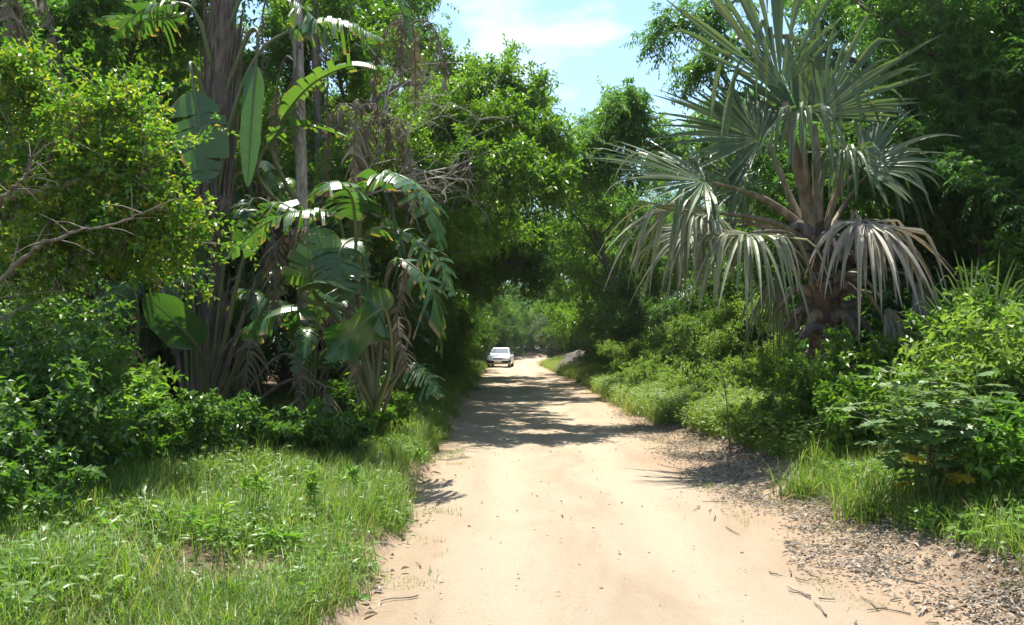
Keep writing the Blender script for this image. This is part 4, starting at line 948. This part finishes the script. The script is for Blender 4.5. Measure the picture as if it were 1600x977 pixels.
# plant with large deeply lobed leaves
LOBE = np.array([(0, 0), (.10, .06), (.30, .30), (.22, .10), (.38, .12), (.62, .36), (.52, .13), (.66, .13), (.86, .26), (.80, .09), (1.0, 0)])
def lobed_leaf(geo, P, A, N, L, var, g):
    A = nrm(A); S = nrm(np.cross(A, N)); N = np.cross(S, A); k = len(LOBE)
    mid = P + np.outer(LOBE[:, 0] * L, A) - np.outer(LOBE[:, 0] ** 2 * L * .18, N)
    for sd in (-1, 1):
        e = mid + np.outer(LOBE[:, 1] * L * sd * .95, S) + np.outer(LOBE[:, 1] * L * .22, N) - np.outer(LOBE[:, 1] ** 2 * L * .7, N)
        i = np.arange(k - 1)
        geo.add(np.vstack((mid, e)), Q=np.stack((i, i + 1, i + 1 + k, i + k), -1), var=var)
def lobed_shrub(label, x, y, h, ns, seed, L=.26):
    g = np.random.default_rng(seed); t = thing('lobed_leaf_shrub', label, 'shrub', (x, y, gz(x, y)))
    gs, = (Geo(),)
    for k in range(ns):
        a = 2.4 * k; r = .42 * math.sqrt((k + .5) / ns); e = np.array((math.cos(a) * r * 1.3, math.sin(a) * r * 1.3, h * g.uniform(.6, 1.0)))
        p = spline([np.array((math.cos(a) * .05, math.sin(a) * .05, -.05)), e * (.45, .45, .55), e], 12); tube(gs, p, np.linspace(.014, .006, 12), 4)
        for i in range(3, 12):
            for q in range(2 if i < 11 else 4):
                aa = 2.4 * (i * 2 + q) + a; o = np.array((math.cos(aa), math.sin(aa), .25 + .1 * g.normal())); pl = g.uniform(.06, .16)
                tube(gs, [p[i], p[i] + o * pl], [.004, .003], 3)
                gl = Geo(); y_ = .99 if (i <= 5 and k % 6 == 2) else float(np.clip(.35 + .04 * i + g.normal(0, .12), 0, .9))
                lobed_leaf(gl, p[i] + o * pl, o + (0, 0, -.15), np.array((0, 0, 1)) + g.normal(0, .25, 3), L * g.uniform(.6, 1.1), y_, g)
                lf = obj('leaf', gl.mesh('leaf', M['lobed']), t)
                if y_ > .95: lf['label'] = 'yellowed leaf'
    obj('stems', gs.mesh('stems', M['stem'], True), t)
lobed_shrub('tall plant with large deeply lobed pale leaves and a few yellowed ones at the right', 3.5, 6.75, 1.2, 11, 401)
lobed_shrub('smaller lobed-leaf plant crowding against the right side of the taller one', 4.15, 6.9, .95, 6, 402)

# herbs on the left bank
for k, (px, py, D, h, lb) in enumerate([(398, 850, 5.9, .42, 'upright lance-leaved herb in the middle of the left bank grass'), (318, 960, 4.6, .5, 'tall lance-leaved herb at the bottom of the left bank, nearest the viewer'),
                                        (490, 800, 6.4, .34, 'small lance-leaved herb at the crest of the left bank'), (545, 770, 7.2, .34, 'lance-leaved herb near the right rim of the left bank grass'),
                                        (440, 915, 5.0, .3, 'low bushy herb over the bare earth of the left bank'), (655, 690, 9.6, .34, 'lance-leaved herb where the left bank meets the road shadow')]):
    x, y = W(px, py, D)[:2]
    stem_shrub('herb', lb, 'plant', (x, y), h, .10, 4, 22, .085, .02, 'herb', 410 + k, droop=.05, side=0, big=True, vb=.7, stemmat='stem', r0=.005)

# dead twig tangle over the left verge
tb = W(560, 270, 14.5)
tt = thing('dead_branches', 'tangle of bare grey dead branches caught in the trees above the left verge', 'branches', tuple(tb))
g = np.random.default_rng(55); gd = Geo()
def dead_branch(p, d, ln, r, lev):
    q = [p]; dd = d
    for k in range(6):
        dd = nrm(dd + g.normal(0, .16, 3) + (0, 0, -.02)); q.append(q[-1] + dd * ln / 6)
    tube(gd, q, np.linspace(r, r * .4, 7), 4)
    if lev:
        for k in range(8 if lev > 1 else 6):
            i = g.integers(1, 7); dead_branch(q[i], nrm(dd * .8 + g.normal(0, .55, 3)), ln * g.uniform(.3, .6), r * .45, lev - 1)
for px, py, ex, ey, r in [(560, 290, 770, 190, .028), (570, 300, 760, 235, .024), (560, 250, 700, 175, .02), (600, 300, 740, 290, .02), (560, 310, 690, 260, .024), (620, 260, 745, 265, .018), (540, 200, 640, 160, .018)]:
    a, b = W(px, py, 14.5) - tb, W(ex, ey, 14.0 + g.uniform(-.5, .5)) - tb
    dead_branch(a, nrm(b - a), np.linalg.norm(b - a), r, 2)
obj('branch', gd.mesh('branch', M['dead_twig'], True), tt)
# hanging dead feather fronds in the canopy
for k, (px, py, D, L, lb) in enumerate([(560, 190, 14, 1.7, 'brown dead frond curtain hanging left of the dead branch tangle'), (600, 215, 14.2, 1.6, 'brown dead frond curtain hanging just above the dead branch tangle'), (20, 20, 11, 2.0, 'grey dead frond hanging in the upper left corner'), (640, 60, 13.5, 1.0, 'pale dry frond sticking out of the canopy high on the left')]):
    tpos = W(px, py, D); o = thing('dead_frond', lb, 'frond', tuple(tpos))
    for q in range(4):
        a = q * 1.6 + k; u = np.array((math.cos(a), math.sin(a), 0))
        banana_leaf(o, np.zeros(3), [(0, 0, .2), u * .15 + (0, 0, .3), u * .4 + (0, 0, .2), u * .6 + (0, 0, -.4 * L), u * .62 + (0, 0, -L)], 1, .26, 2.0, (-u[1], u[0], 0), 'banana_dead', .3 + .15 * q, .3, .1, seed=600 + 10 * k + q, r=.02, gap=.38)
# wilted sapling on the right bank
x, y, _ = W(1140, 620, 11); ws = thing('wilted_sapling', 'wilted drooping sapling dangling dark leaves in front of the palm curtain', 'plant', (x, y, gz(x, y)))
b = np.array((x, y, gz(x, y))); gm = Geo(); pp = spline(np.array([b, W(1130, 590, 10.8), W(1100, 560, 10.7), W(1072, 535, 10.6), W(1066, 500, 10.6)]) - b, 14)
tube(gm, pp, np.linspace(.009, .004, 14), 5); obj('stem', gm.mesh('stem', M['bark'], True), ws)
g = np.random.default_rng(66); gl = Geo(); S = np.repeat(pp[8:], 5, 0); twig_leaves(gl, S, nrm(g.normal(0, .6, S.shape) + (0, 0, -.7)), .28, 7, .10, .04, .3, seed=66, vb=.4)
obj('foliage', gl.mesh('foliage', M['dark']), ws)

# ------------------------------------------------------------------ grass, ground cover, leaf litter
def grass(name, P, h, w, seed, mat='grass', lean=.65, vb=.5):
    g = np.random.default_rng(seed); n = len(P)
    a = g.uniform(0, 6.28, n); d = np.stack((np.cos(a), np.sin(a), 0 * a), -1); s = np.stack((-np.sin(a), np.cos(a), 0 * a), -1)
    h = h * g.uniform(.45, 1.25, n) * (.45 + 1.1 * fbm(P[:, 0] * 1.9 + 3, P[:, 1] * 1.9)); ln = np.abs(g.normal(0, lean, n)) + .12
    w = w * g.uniform(.7, 1.3, n)
    up = np.array((0, 0, 1.0))
    rows = []
    for t, ww in ((0, 1.0), (.4, .85), (.75, .55)):
        c = P + up * (h * t * (1 - .35 * ln * t))[:, None] + d * (h * ln * t * t)[:, None]
        rows += [c + s * (w * ww / 2)[:, None], c - s * (w * ww / 2)[:, None]]
    rows.append(P + up * (h * (1 - .35 * ln))[:, None] + d * (h * ln)[:, None])
    V = np.stack(rows, 1); b = np.arange(n)[:, None] * 7
    Q = np.concatenate((b + [[0, 1, 3, 2]], b + [[2, 3, 5, 4]])); T = b + [[4, 5, 6]]
    var = np.clip(vb + g.normal(0, .2, n) + .3 * (fbm(P[:, 0] * 1.5, P[:, 1] * 1.5) - .5), 0, .97); var[g.random(n) < .06] = 1
    me = mesh(name, V.reshape(-1, 3), [Q, T], M[mat], {"var": np.repeat(var, 7), "u": np.zeros(n * 7)})
    return me
def scatter(seed, n, x0, x1, y0, y1, mask, power=1.0):
    g = np.random.default_rng(seed)
    y = y0 + (y1 - y0) * g.random(n) ** power; u = g.random(n)
    x = x0 + (x1 - x0) * u
    X = x; k = g.random(n) < mask(X, y)
    X, y = X[k], y[k]
    return np.stack((X, y, ground_z(X, y) - .01), -1)
def bare(x, y): return np.exp(-(((x + 1.75) / .38) ** 2 + ((y - 4.75) / .35) ** 2))
def mask_left(x, y):
    d = road_l(y) - x
    m = smooth(-.02, .22, d + .55 * (fbm(x * 2.2, y * 2.2) - .5)) * (1 - smooth(2.2, 4.0, d)) * (0.35 + 0.9 * smooth(.35, .6, fbm(x * 1.1 + 7, y * 1.1)))
    return m * (1 - .95 * bare(x, y))
def mask_right(x, y):
    d = x - road_r(y)
    lim = np.interp(y, [3, 7, 11, 15, 18], [.9, .9, .85, .6, .15])
    return smooth(0, .4, d - lim + .6 * (fbm(x * 1.7 + 3, y * 1.7) - .5)) * (1 - smooth(3.0, 5.0, d)) * (.45 + .8 * smooth(.35, .6, fbm(x * 1.2 + 9, y * 1.2)))
gl_ = scatter(1, 200000, -5.0, -.5, 3.2, 15, mask_left, 1.4)
obj('grass', grass('grass', gl_, .25, .0055, 1), kind='stuff', label='fresh green grass on the bank left of the road', category='grass')
gl2 = scatter(2, 60000, -5.0, -.9, 12, 60, mask_left, 1.6)
obj('grass', grass('grass', gl2, .30, .018, 2), kind='stuff', label='shaded grass strip along the far left verge', category='grass')
gr_ = scatter(3, 200000, 2.2, 6.8, 3.2, 16, mask_right, 1.3)
obj('grass', grass('grass', gr_, .30, .006, 3, vb=.6), kind='stuff', label='green grass on the bank right of the road', category='grass')
gr2 = scatter(4, 170000, 2.0, 7.0, 13, 62, mask_right, 1.5)
obj('grass', grass('grass', gr2, .52, .010, 4, vb=.75), kind='stuff', label='bright tall grass along the far right verge', category='grass')
# sparse tufts on the road's margins
def mask_edge(x, y):
    dl = road_l(y) - x; dr = x - road_r(y)
    c = smooth(.57, .68, fbm(x * 2.6 + 4, y * 2.6))
    return c * ((dl > -.45) & (dl < .3)) + c * ((dr > -.2) & (dr < 1.5))
ge = scatter(5, 60000, -1.7, 3.6, 3.2, 14, mask_edge)
obj('grass', grass('grass', ge, .06, .004, 5), kind='stuff', label='sparse low grass sprouting from the sandy road margins', category='grass')
# tussocks of coarse long grass under the lobed plant
for k, (x, y, h, lb) in enumerate([(3.12, 7.0, .42, 'coarse grass tussock bending over the leaf litter under the lobed-leaf plant'), (2.95, 8.1, .34, 'grass tussock at the rim of the litter below the palm'), (3.45, 8.9, .4, 'grass tussock between the leaf litter and the palm-foot bushes')]):
    g = np.random.default_rng(700 + k); P = np.stack((g.normal(0, .12, 420), g.normal(0, .12, 420), np.full(420, -.02)), -1)
    o = obj('grass_tussock', grass('grass_tussock', P, h, .008, 700 + k, lean=.8)); o.location = (x, y, gz(x, y)); o['label'] = lb; o['category'] = 'grass tussock'
# round-leaved creeper on the left bank
def cover(seed, P, LL, LW, h, mat, vb):
    g = np.random.default_rng(seed); n = len(P); G = Geo()
    for q in range(3):
        a = g.uniform(0, 6.28, n); A = np.stack((np.cos(a), np.sin(a), g.normal(.15, .25, n)), -1)
        Q = P.copy(); Q[:, :2] += g.normal(0, .035, (n, 2)); Q[:, 2] += h * g.uniform(.4, 1.2, n)
        leaf_geo(G, Q, A, np.array((0, 0, 1.0)) + g.normal(0, .3, (n, 3)), LL * g.uniform(.6, 1.2, n), LW * g.uniform(.6, 1.2, n), np.clip(vb + g.normal(0, .22, n), 0, 1), big=True, fold=.12)
    return G
cl = scatter(6, 8000, -4.6, -.9, 3.4, 8.5, lambda x, y: mask_left(x, y) * smooth(.5, .62, fbm(x * 1.6 + 20, y * 1.6)))
obj('creeper', cover(6, cl, .07, .062, .10, 'herb', .55).mesh('creeper', M['herb']), kind='stuff', label='low round-leaved creeper spreading through the left bank grass', category='creeper')
cr = scatter(7, 16000, 2.6, 6.2, 3.4, 14, lambda x, y: mask_right(x, y) * smooth(.42, .6, fbm(x * 1.4 + 40, y * 1.4)))
obj('weeds', cover(7, cr, .075, .045, .16, 'herb', .6).mesh('weeds', M['herb']), kind='stuff', label='low leafy weeds mixed into the right bank grass', category='weeds')
cv = scatter(14, 34000, 2.3, 6.0, 9, 34, lambda x, y: smooth(.1, .6, x - road_r(y) - np.interp(y, [9, 14, 18], [.7, .3, 0])) * (1 - smooth(2.6, 3.6, x - road_r(y))) * smooth(.30, .5, fbm(x * .9 + 70, y * .9)))
obj('weeds', cover(14, cv, .085, .035, .42, 'verge', .55).mesh('weeds', M['verge']), kind='stuff', label='tall bright weeds filling the sunny slope along the right verge', category='weeds')
cw = scatter(8, 13000, -4.4, -.9, 3.4, 14, lambda x, y: mask_left(x, y) * smooth(.40, .6, fbm(x * 1.3 + 60, y * 1.3)))
obj('weeds', cover(8, cw, .07, .028, .15, 'herb', .55).mesh('weeds', M['herb']), kind='stuff', label='narrow-leaved weeds mixed into the left bank grass', category='weeds')
# leaf litter
def litter(seed, P, LL, LW):
    g = np.random.default_rng(seed); n = len(P); G = Geo()
    a = g.uniform(0, 6.28, n); A = np.stack((np.cos(a), np.sin(a), g.normal(0, .22, n)), -1)
    P = P.copy(); P[:, 2] += .018 + g.uniform(0, .02, n)
    leaf_geo(G, P, A, np.array((0, 0, 1.0)) + g.normal(0, .45, (n, 3)), LL * np.exp(g.normal(-.1, .5, n)), LW * g.uniform(.5, 1.5, n), np.clip(g.beta(1.5, 2.0, n), 0, 1), big=True, fold=.34)
    return G
def mask_lit(x, y):
    d = x - road_r(y) - np.interp(y, [3.5, 6, 9], [.32, .16, 0])
    return smooth(-.38, .35, d + .9 * (fbm(x * 1.7 + 2, y * 1.3) - .5)) * (1 - smooth(.9, 1.7, d)) * (.28 + .72 * smooth(.34, .54, fbm(x * 3.3 + 5, y * 3.3))) * (1 - .9 * smooth(15, 20, y))
ll = scatter(9, 95000, 1.3, 4.6, 3.2, 20, mask_lit, 1.2)
obj('leaf_litter', litter(9, ll, .041, .016).mesh('leaf_litter', M['litter']), kind='stuff', label='carpet of dry brown and grey fallen leaves at the right road edge', category='leaf litter')
l2 = scatter(10, 9000, -5.5, -.6, 3.2, 14, lambda x, y: .5 * smooth(-.25, .1, road_l(y) - x))
l3 = scatter(11, 420, -.8, 2.2, 3.4, 16, lambda x, y: (x > road_l(y)) * (x < road_r(y)) * (.25 + .75 * smooth(.5, .65, fbm(x * 1.8, y * 1.8))) + 0.0)
obj('leaf_litter', litter(10, l2, .06, .024).mesh('leaf_litter', M['litter']), kind='stuff', label='scattered dry leaves along the left road edge', category='leaf litter')
obj('leaf_litter', litter(11, l3, .035, .016).mesh('leaf_litter', M['litter']), kind='stuff', label='few dry leaf bits strewn on the sandy road', category='leaf litter')
# pebbles and clods on the road
g = np.random.default_rng(13); gp = Geo(); ng = 220
py_ = 3.4 + 12 * g.random(ng) ** 1.4; px_ = road_l(py_) - .2 + (road_r(py_) - road_l(py_) + .8) * g.random(ng)
a6 = np.linspace(0, 2 * np.pi, 6, endpoint=False)
for k in range(ng):
    r_ = .004 + .014 * g.random() ** 4; q = np.array((px_[k], py_[k], gz(px_[k], py_[k])))
    ring = lambda f, h: q + np.stack((np.cos(a6 + f) * r_ * g.uniform(.7, 1.2, 6), np.sin(a6 + f) * r_ * g.uniform(.7, 1.2, 6), np.full(6, h * r_)), -1)
    i6 = np.arange(6); V6 = np.vstack((ring(0, -.3), ring(.3, .45), q + (0, 0, .8 * r_)))
    gp.add(V6, T=np.stack((i6 + 6, (i6 + 1) % 6 + 6, np.full(6, 12)), -1), Q=np.stack((i6, (i6 + 1) % 6, (i6 + 1) % 6 + 6, i6 + 6), -1))
M['pebble'] = plain_mat('pebble', (0.30, 0.23, 0.17), .9, 0, .2, 0, 1.2)
obj('pebbles', gp.mesh('pebbles', M['pebble']), kind='stuff', label='small pebbles and clods lying on the sandy road', category='pebbles')
# twigs on the ground
gt = Geo(); g = np.random.default_rng(12)
for k in range(120):
    y = 3.5 + 9 * g.random() ** 1.3; x = float(road_r(y)) + g.uniform(-.5, 1.4) if k < 100 else float(road_l(y)) + g.uniform(-.6, .4)
    a = g.uniform(0, 6.28); L = g.uniform(.06, .26); n = 5
    xs_ = x + np.cos(a) * np.linspace(0, L, n) + g.normal(0, .006, n); ys_ = y + np.sin(a) * np.linspace(0, L, n) + g.normal(0, .006, n)
    tube(gt, np.stack((xs_, ys_, ground_z(xs_, ys_) + .014), -1), np.linspace(.006, .003, n), 4)
obj('twigs', gt.mesh('twigs', M['twig'], True), kind='stuff', label='small dry twigs scattered over the litter and road edges', category='twigs')

# ------------------------------------------------------------------ mound by the far bend
g = np.random.default_rng(88); n = 44
u = np.linspace(-1, 1, n); X, Y = np.meshgrid(u, u); Rr = np.sqrt(X ** 2 + (Y * .9) ** 2)
Z = 1.2 * np.clip(1 - Rr ** 1.7, -.06, 1) * (1 + .5 * (fbm(X * 2.2 + 5, Y * 2.2) - .5)) + .3 * (fbm(X * 6, Y * 6) - .5)
mx, my = 4.2, 47.5
Vm = np.stack((X * 1.7, Y * 2.8, Z - .1), -1).reshape(-1, 3); i = np.arange(n - 1)[:, None] * n + np.arange(n - 1)[None]
M['mound'] = bark_mat('grey_earth', (0.045, 0.038, 0.032), (0.17, 0.15, 0.13), 9, 1.0, .95)
o = obj('earth_mound', mesh('earth_mound', Vm, [np.stack((i, i + 1, i + n + 1, i + n), -1).reshape(-1, 4)], M['mound'], None, True))
o.location = (mx, my, gz(mx, my) - .1); o['label'] = 'heap of grey earth at the right road edge before the far bend'; o['category'] = 'mound'

# ------------------------------------------------------------------ white car
def car():
    M['paint'] = plain_mat('white_paint', (0.78, 0.79, 0.80), .25, 0, .5, .6)
    M['glass'] = plain_mat('car_glass', (0.10, 0.13, 0.16), .06, 0, .9)
    M['black'] = plain_mat('black_plastic', (0.02, 0.02, 0.022), .55)
    M['tyre'] = plain_mat('tyre', (0.018, 0.018, 0.018), .85)
    M['rim'] = plain_mat('rim', (0.45, 0.45, 0.46), .35, .8)
    M['lamp'] = plain_mat('lamp_glass', (0.55, 0.58, 0.60), .1, .4, .9)
    M['amber'] = plain_mat('amber_lamp', (0.75, 0.25, 0.02), .2)
    M['plate'] = plain_mat('number_plate', (0.75, 0.72, 0.55), .4)
    x, y = -.82, 58.5
    t = thing('car', 'white hatchback car facing the viewer far down the road', 'car', (x, y, gz(x, y)), math.radians(-5))
    # body as cross sections along the length (front at -Y)
    def loft(secs, mat, name, parent=t, sm=True):
        G = Geo(); k = len(secs[0]); V = np.concatenate([np.array(s) for s in secs])
        i = np.arange(len(secs) - 1)[:, None] * k + np.arange(k)[None]; j = np.arange(len(secs) - 1)[:, None] * k + (np.arange(k)[None] + 1) % k
        G.add(V, Q=np.stack((i, j, j + k, i + k), -1).reshape(-1, 4))
        for s0 in (0, len(secs) - 1):
            ids = s0 * k + np.arange(k); G.add(V[ids], T=np.stack((np.zeros(k - 2, int), np.arange(1, k - 1), np.arange(2, k)), -1))
        return obj(name, G.mesh(name, mat, False), parent)
    def lower(y, hw, zb, zt, tum=.9):
        return [(-hw * .94, y, zb), (hw * .94, y, zb), (hw, y, zb + .14), (hw, y, (zb + zt) / 2 + .06), (hw * .97, y, zt - .05), (hw * tum, y, zt), (-hw * tum, y, zt), (-hw * .97, y, zt - .05), (-hw, y, (zb + zt) / 2 + .06), (-hw, y, zb + .14)]
    body = loft([lower(-1.92, .74, .36, .62), lower(-1.86, .79, .26, .70), lower(-1.7, .815, .22, .76), lower(-.9, .825, .22, .88), lower(-.78, .83, .22, .91), lower(1.3, .83, .22, .95), lower(1.78, .80, .24, .95), lower(1.88, .76, .34, .86)], M['paint'], 'body')
    def cab(y, hb, ht, z0, z1): return [(-hb, y, z0), (hb, y, z0), (ht, y, z1 - .05), (ht - .06, y, z1), (-ht + .06, y, z1), (-ht, y, z1 - .05)]
    loft([cab(-.84, .74, .73, .885, .95), cab(-.12, .745, .60, .91, 1.38), cab(.1, .75, .61, .92, 1.41), cab(1.0, .75, .60, .94, 1.40), cab(1.62, .73, .58, .94, 1.20), cab(1.75, .72, .62, .93, 1.0)], M['paint'], 'cabin')
    def quad(name, pts, mat, off, parent=t):
        G = Geo(); P = np.array(pts, float); nn = nrm(np.cross(P[1] - P[0], P[3] - P[0])); P = P + nn * off; B = P - nn * .02
        G.add(np.vstack((P, B)), Q=[(0, 1, 2, 3), (0, 4, 5, 1), (1, 5, 6, 2), (2, 6, 7, 3), (3, 7, 4, 0)])
        return obj(name, G.mesh(name, mat), parent)
    ws = quad('windscreen', [(-.66, -.77, .985), (.66, -.77, .985), (.55, -.20, 1.335), (-.55, -.20, 1.335)], M['glass'], .012)
    for s in (-1, 1):
        G = Geo(); tube(G, [(s * .30, -.80, .99), (s * .02, -.70, 1.04)], [.012, .008], 4); obj('wiper', G.mesh('wiper', M['black']), t)
        sw = [(s * .757, -.55, .96), (s * .757, .30, .97), (s * .625, .28, 1.34), (s * .625, -.10, 1.33)]
        quad('side_window', sw if s > 0 else sw[::-1], M['glass'], .012)
        sw = [(s * .757, .36, .97), (s * .74, 1.25, .98), (s * .615, 1.05, 1.33), (s * .625, .34, 1.34)]
        quad('side_window', sw if s > 0 else sw[::-1], M['glass'], .012)
        quad('headlight', [(s * .55 - .17, -1.885, .575), (s * .55 + .17, -1.865, .575), (s * .55 + .17, -1.845, .685), (s * .55 - .17, -1.865, .685)], M['lamp'], .03)
        quad('indicator_lamp', [(s * .765 - .03, -1.86, .575), (s * .765 + .03, -1.82, .575), (s * .765 + .03, -1.80, .685), (s * .765 - .03, -1.84, .685)], M['amber'], .035)
        G = Geo(); tube(G, [(s * .78, -.52, .99), (s * .86, -.54, 1.02)], .02, 5); tube(G, [(s * .84, -.53, 1.0), (s * .90, -.55, 1.02), (s * .98, -.53, 1.0)], [.06, .075, .05], 8); obj('wing_mirror', G.mesh('wing_mirror', M['black'], True), t)
        for yy in (-1.22, 1.2):
            G = Geo(); a = np.linspace(0, 2 * np.pi, 21)
            prof = [(.0, .17), (.17, .17), (.27, .18), (.285, .16), (.285, .02), (.27, 0), (.17, 0)]
            secs = []
            for r_, w_ in prof: secs.append(np.stack((np.full(20, s * (.65 + w_)), yy + r_ * np.cos(a[:-1]), .285 + r_ * np.sin(a[:-1])), -1))
            V = np.concatenate(secs); i = np.arange(len(prof) - 1)[:, None] * 20 + np.arange(20)[None]; j = np.arange(len(prof) - 1)[:, None] * 20 + (np.arange(20)[None] + 1) % 20
            G.add(V, Q=np.stack((i, j, j + 20, i + 20), -1).reshape(-1, 4)); wh = obj('wheel', G.mesh('wheel', M['tyre'], False), t)
            G = Geo(); tube(G, [(s * .80, yy, .285), (s * .832, yy, .285)], [.175, .16], 14); obj('rim', G.mesh('rim', M['rim']), wh)
    quad('grille', [(-.34, -1.905, .585), (.34, -1.905, .585), (.34, -1.88, .675), (-.34, -1.88, .675)], M['black'], .022)
    def bar(yy, hw, z0, z1): return [(-hw, yy, z0), (hw, yy, z0), (hw, yy, z1), (-hw, yy, z1)]
    loft([bar(-2.0, .70, .33, .50), bar(-1.96, .80, .30, .53), bar(-1.70, .84, .28, .53)], M['black'], 'bumper')
    quad('number_plate', [(-.26, -2.005, .36), (.26, -2.005, .36), (.26, -2.003, .47), (-.26, -2.003, .47)], M['plate'], .012)
    G = Geo(); tube(G, [(-.6, -.55, .42), (-.6, -.56, .43)], .01, 4)
    return t
car()

# ------------------------------------------------------------------ faint haze in the air
HAZE = 0.0003
if HAZE:
    m, nt, out = new_mat('haze_air')
    pv = nt.nodes.new("ShaderNodeVolumePrincipled"); pv.inputs["Color"].default_value = (.93, .97, 1.0, 1); pv.inputs["Density"].default_value = HAZE
    pv.inputs["Anisotropy"].default_value = .3
    nt.links.new(pv.outputs[0], out.inputs["Volume"])
    x0, x1, y0, y1, z0, z1 = -1000, 1000, -500, 1600, -2.5, 24
    Vh = [(x, y, z) for z in (z0, z1) for y in (y0, y1) for x in (x0, x1)]
    obj('haze', mesh('haze', Vh, [[(0, 2, 3, 1), (4, 5, 7, 6), (0, 1, 5, 4), (2, 6, 7, 3), (0, 4, 6, 2), (1, 3, 7, 5)]], m), kind='stuff', label='faint haze in the air over the road and forest', category='haze')
    scn.cycles.volume_bounces = 0
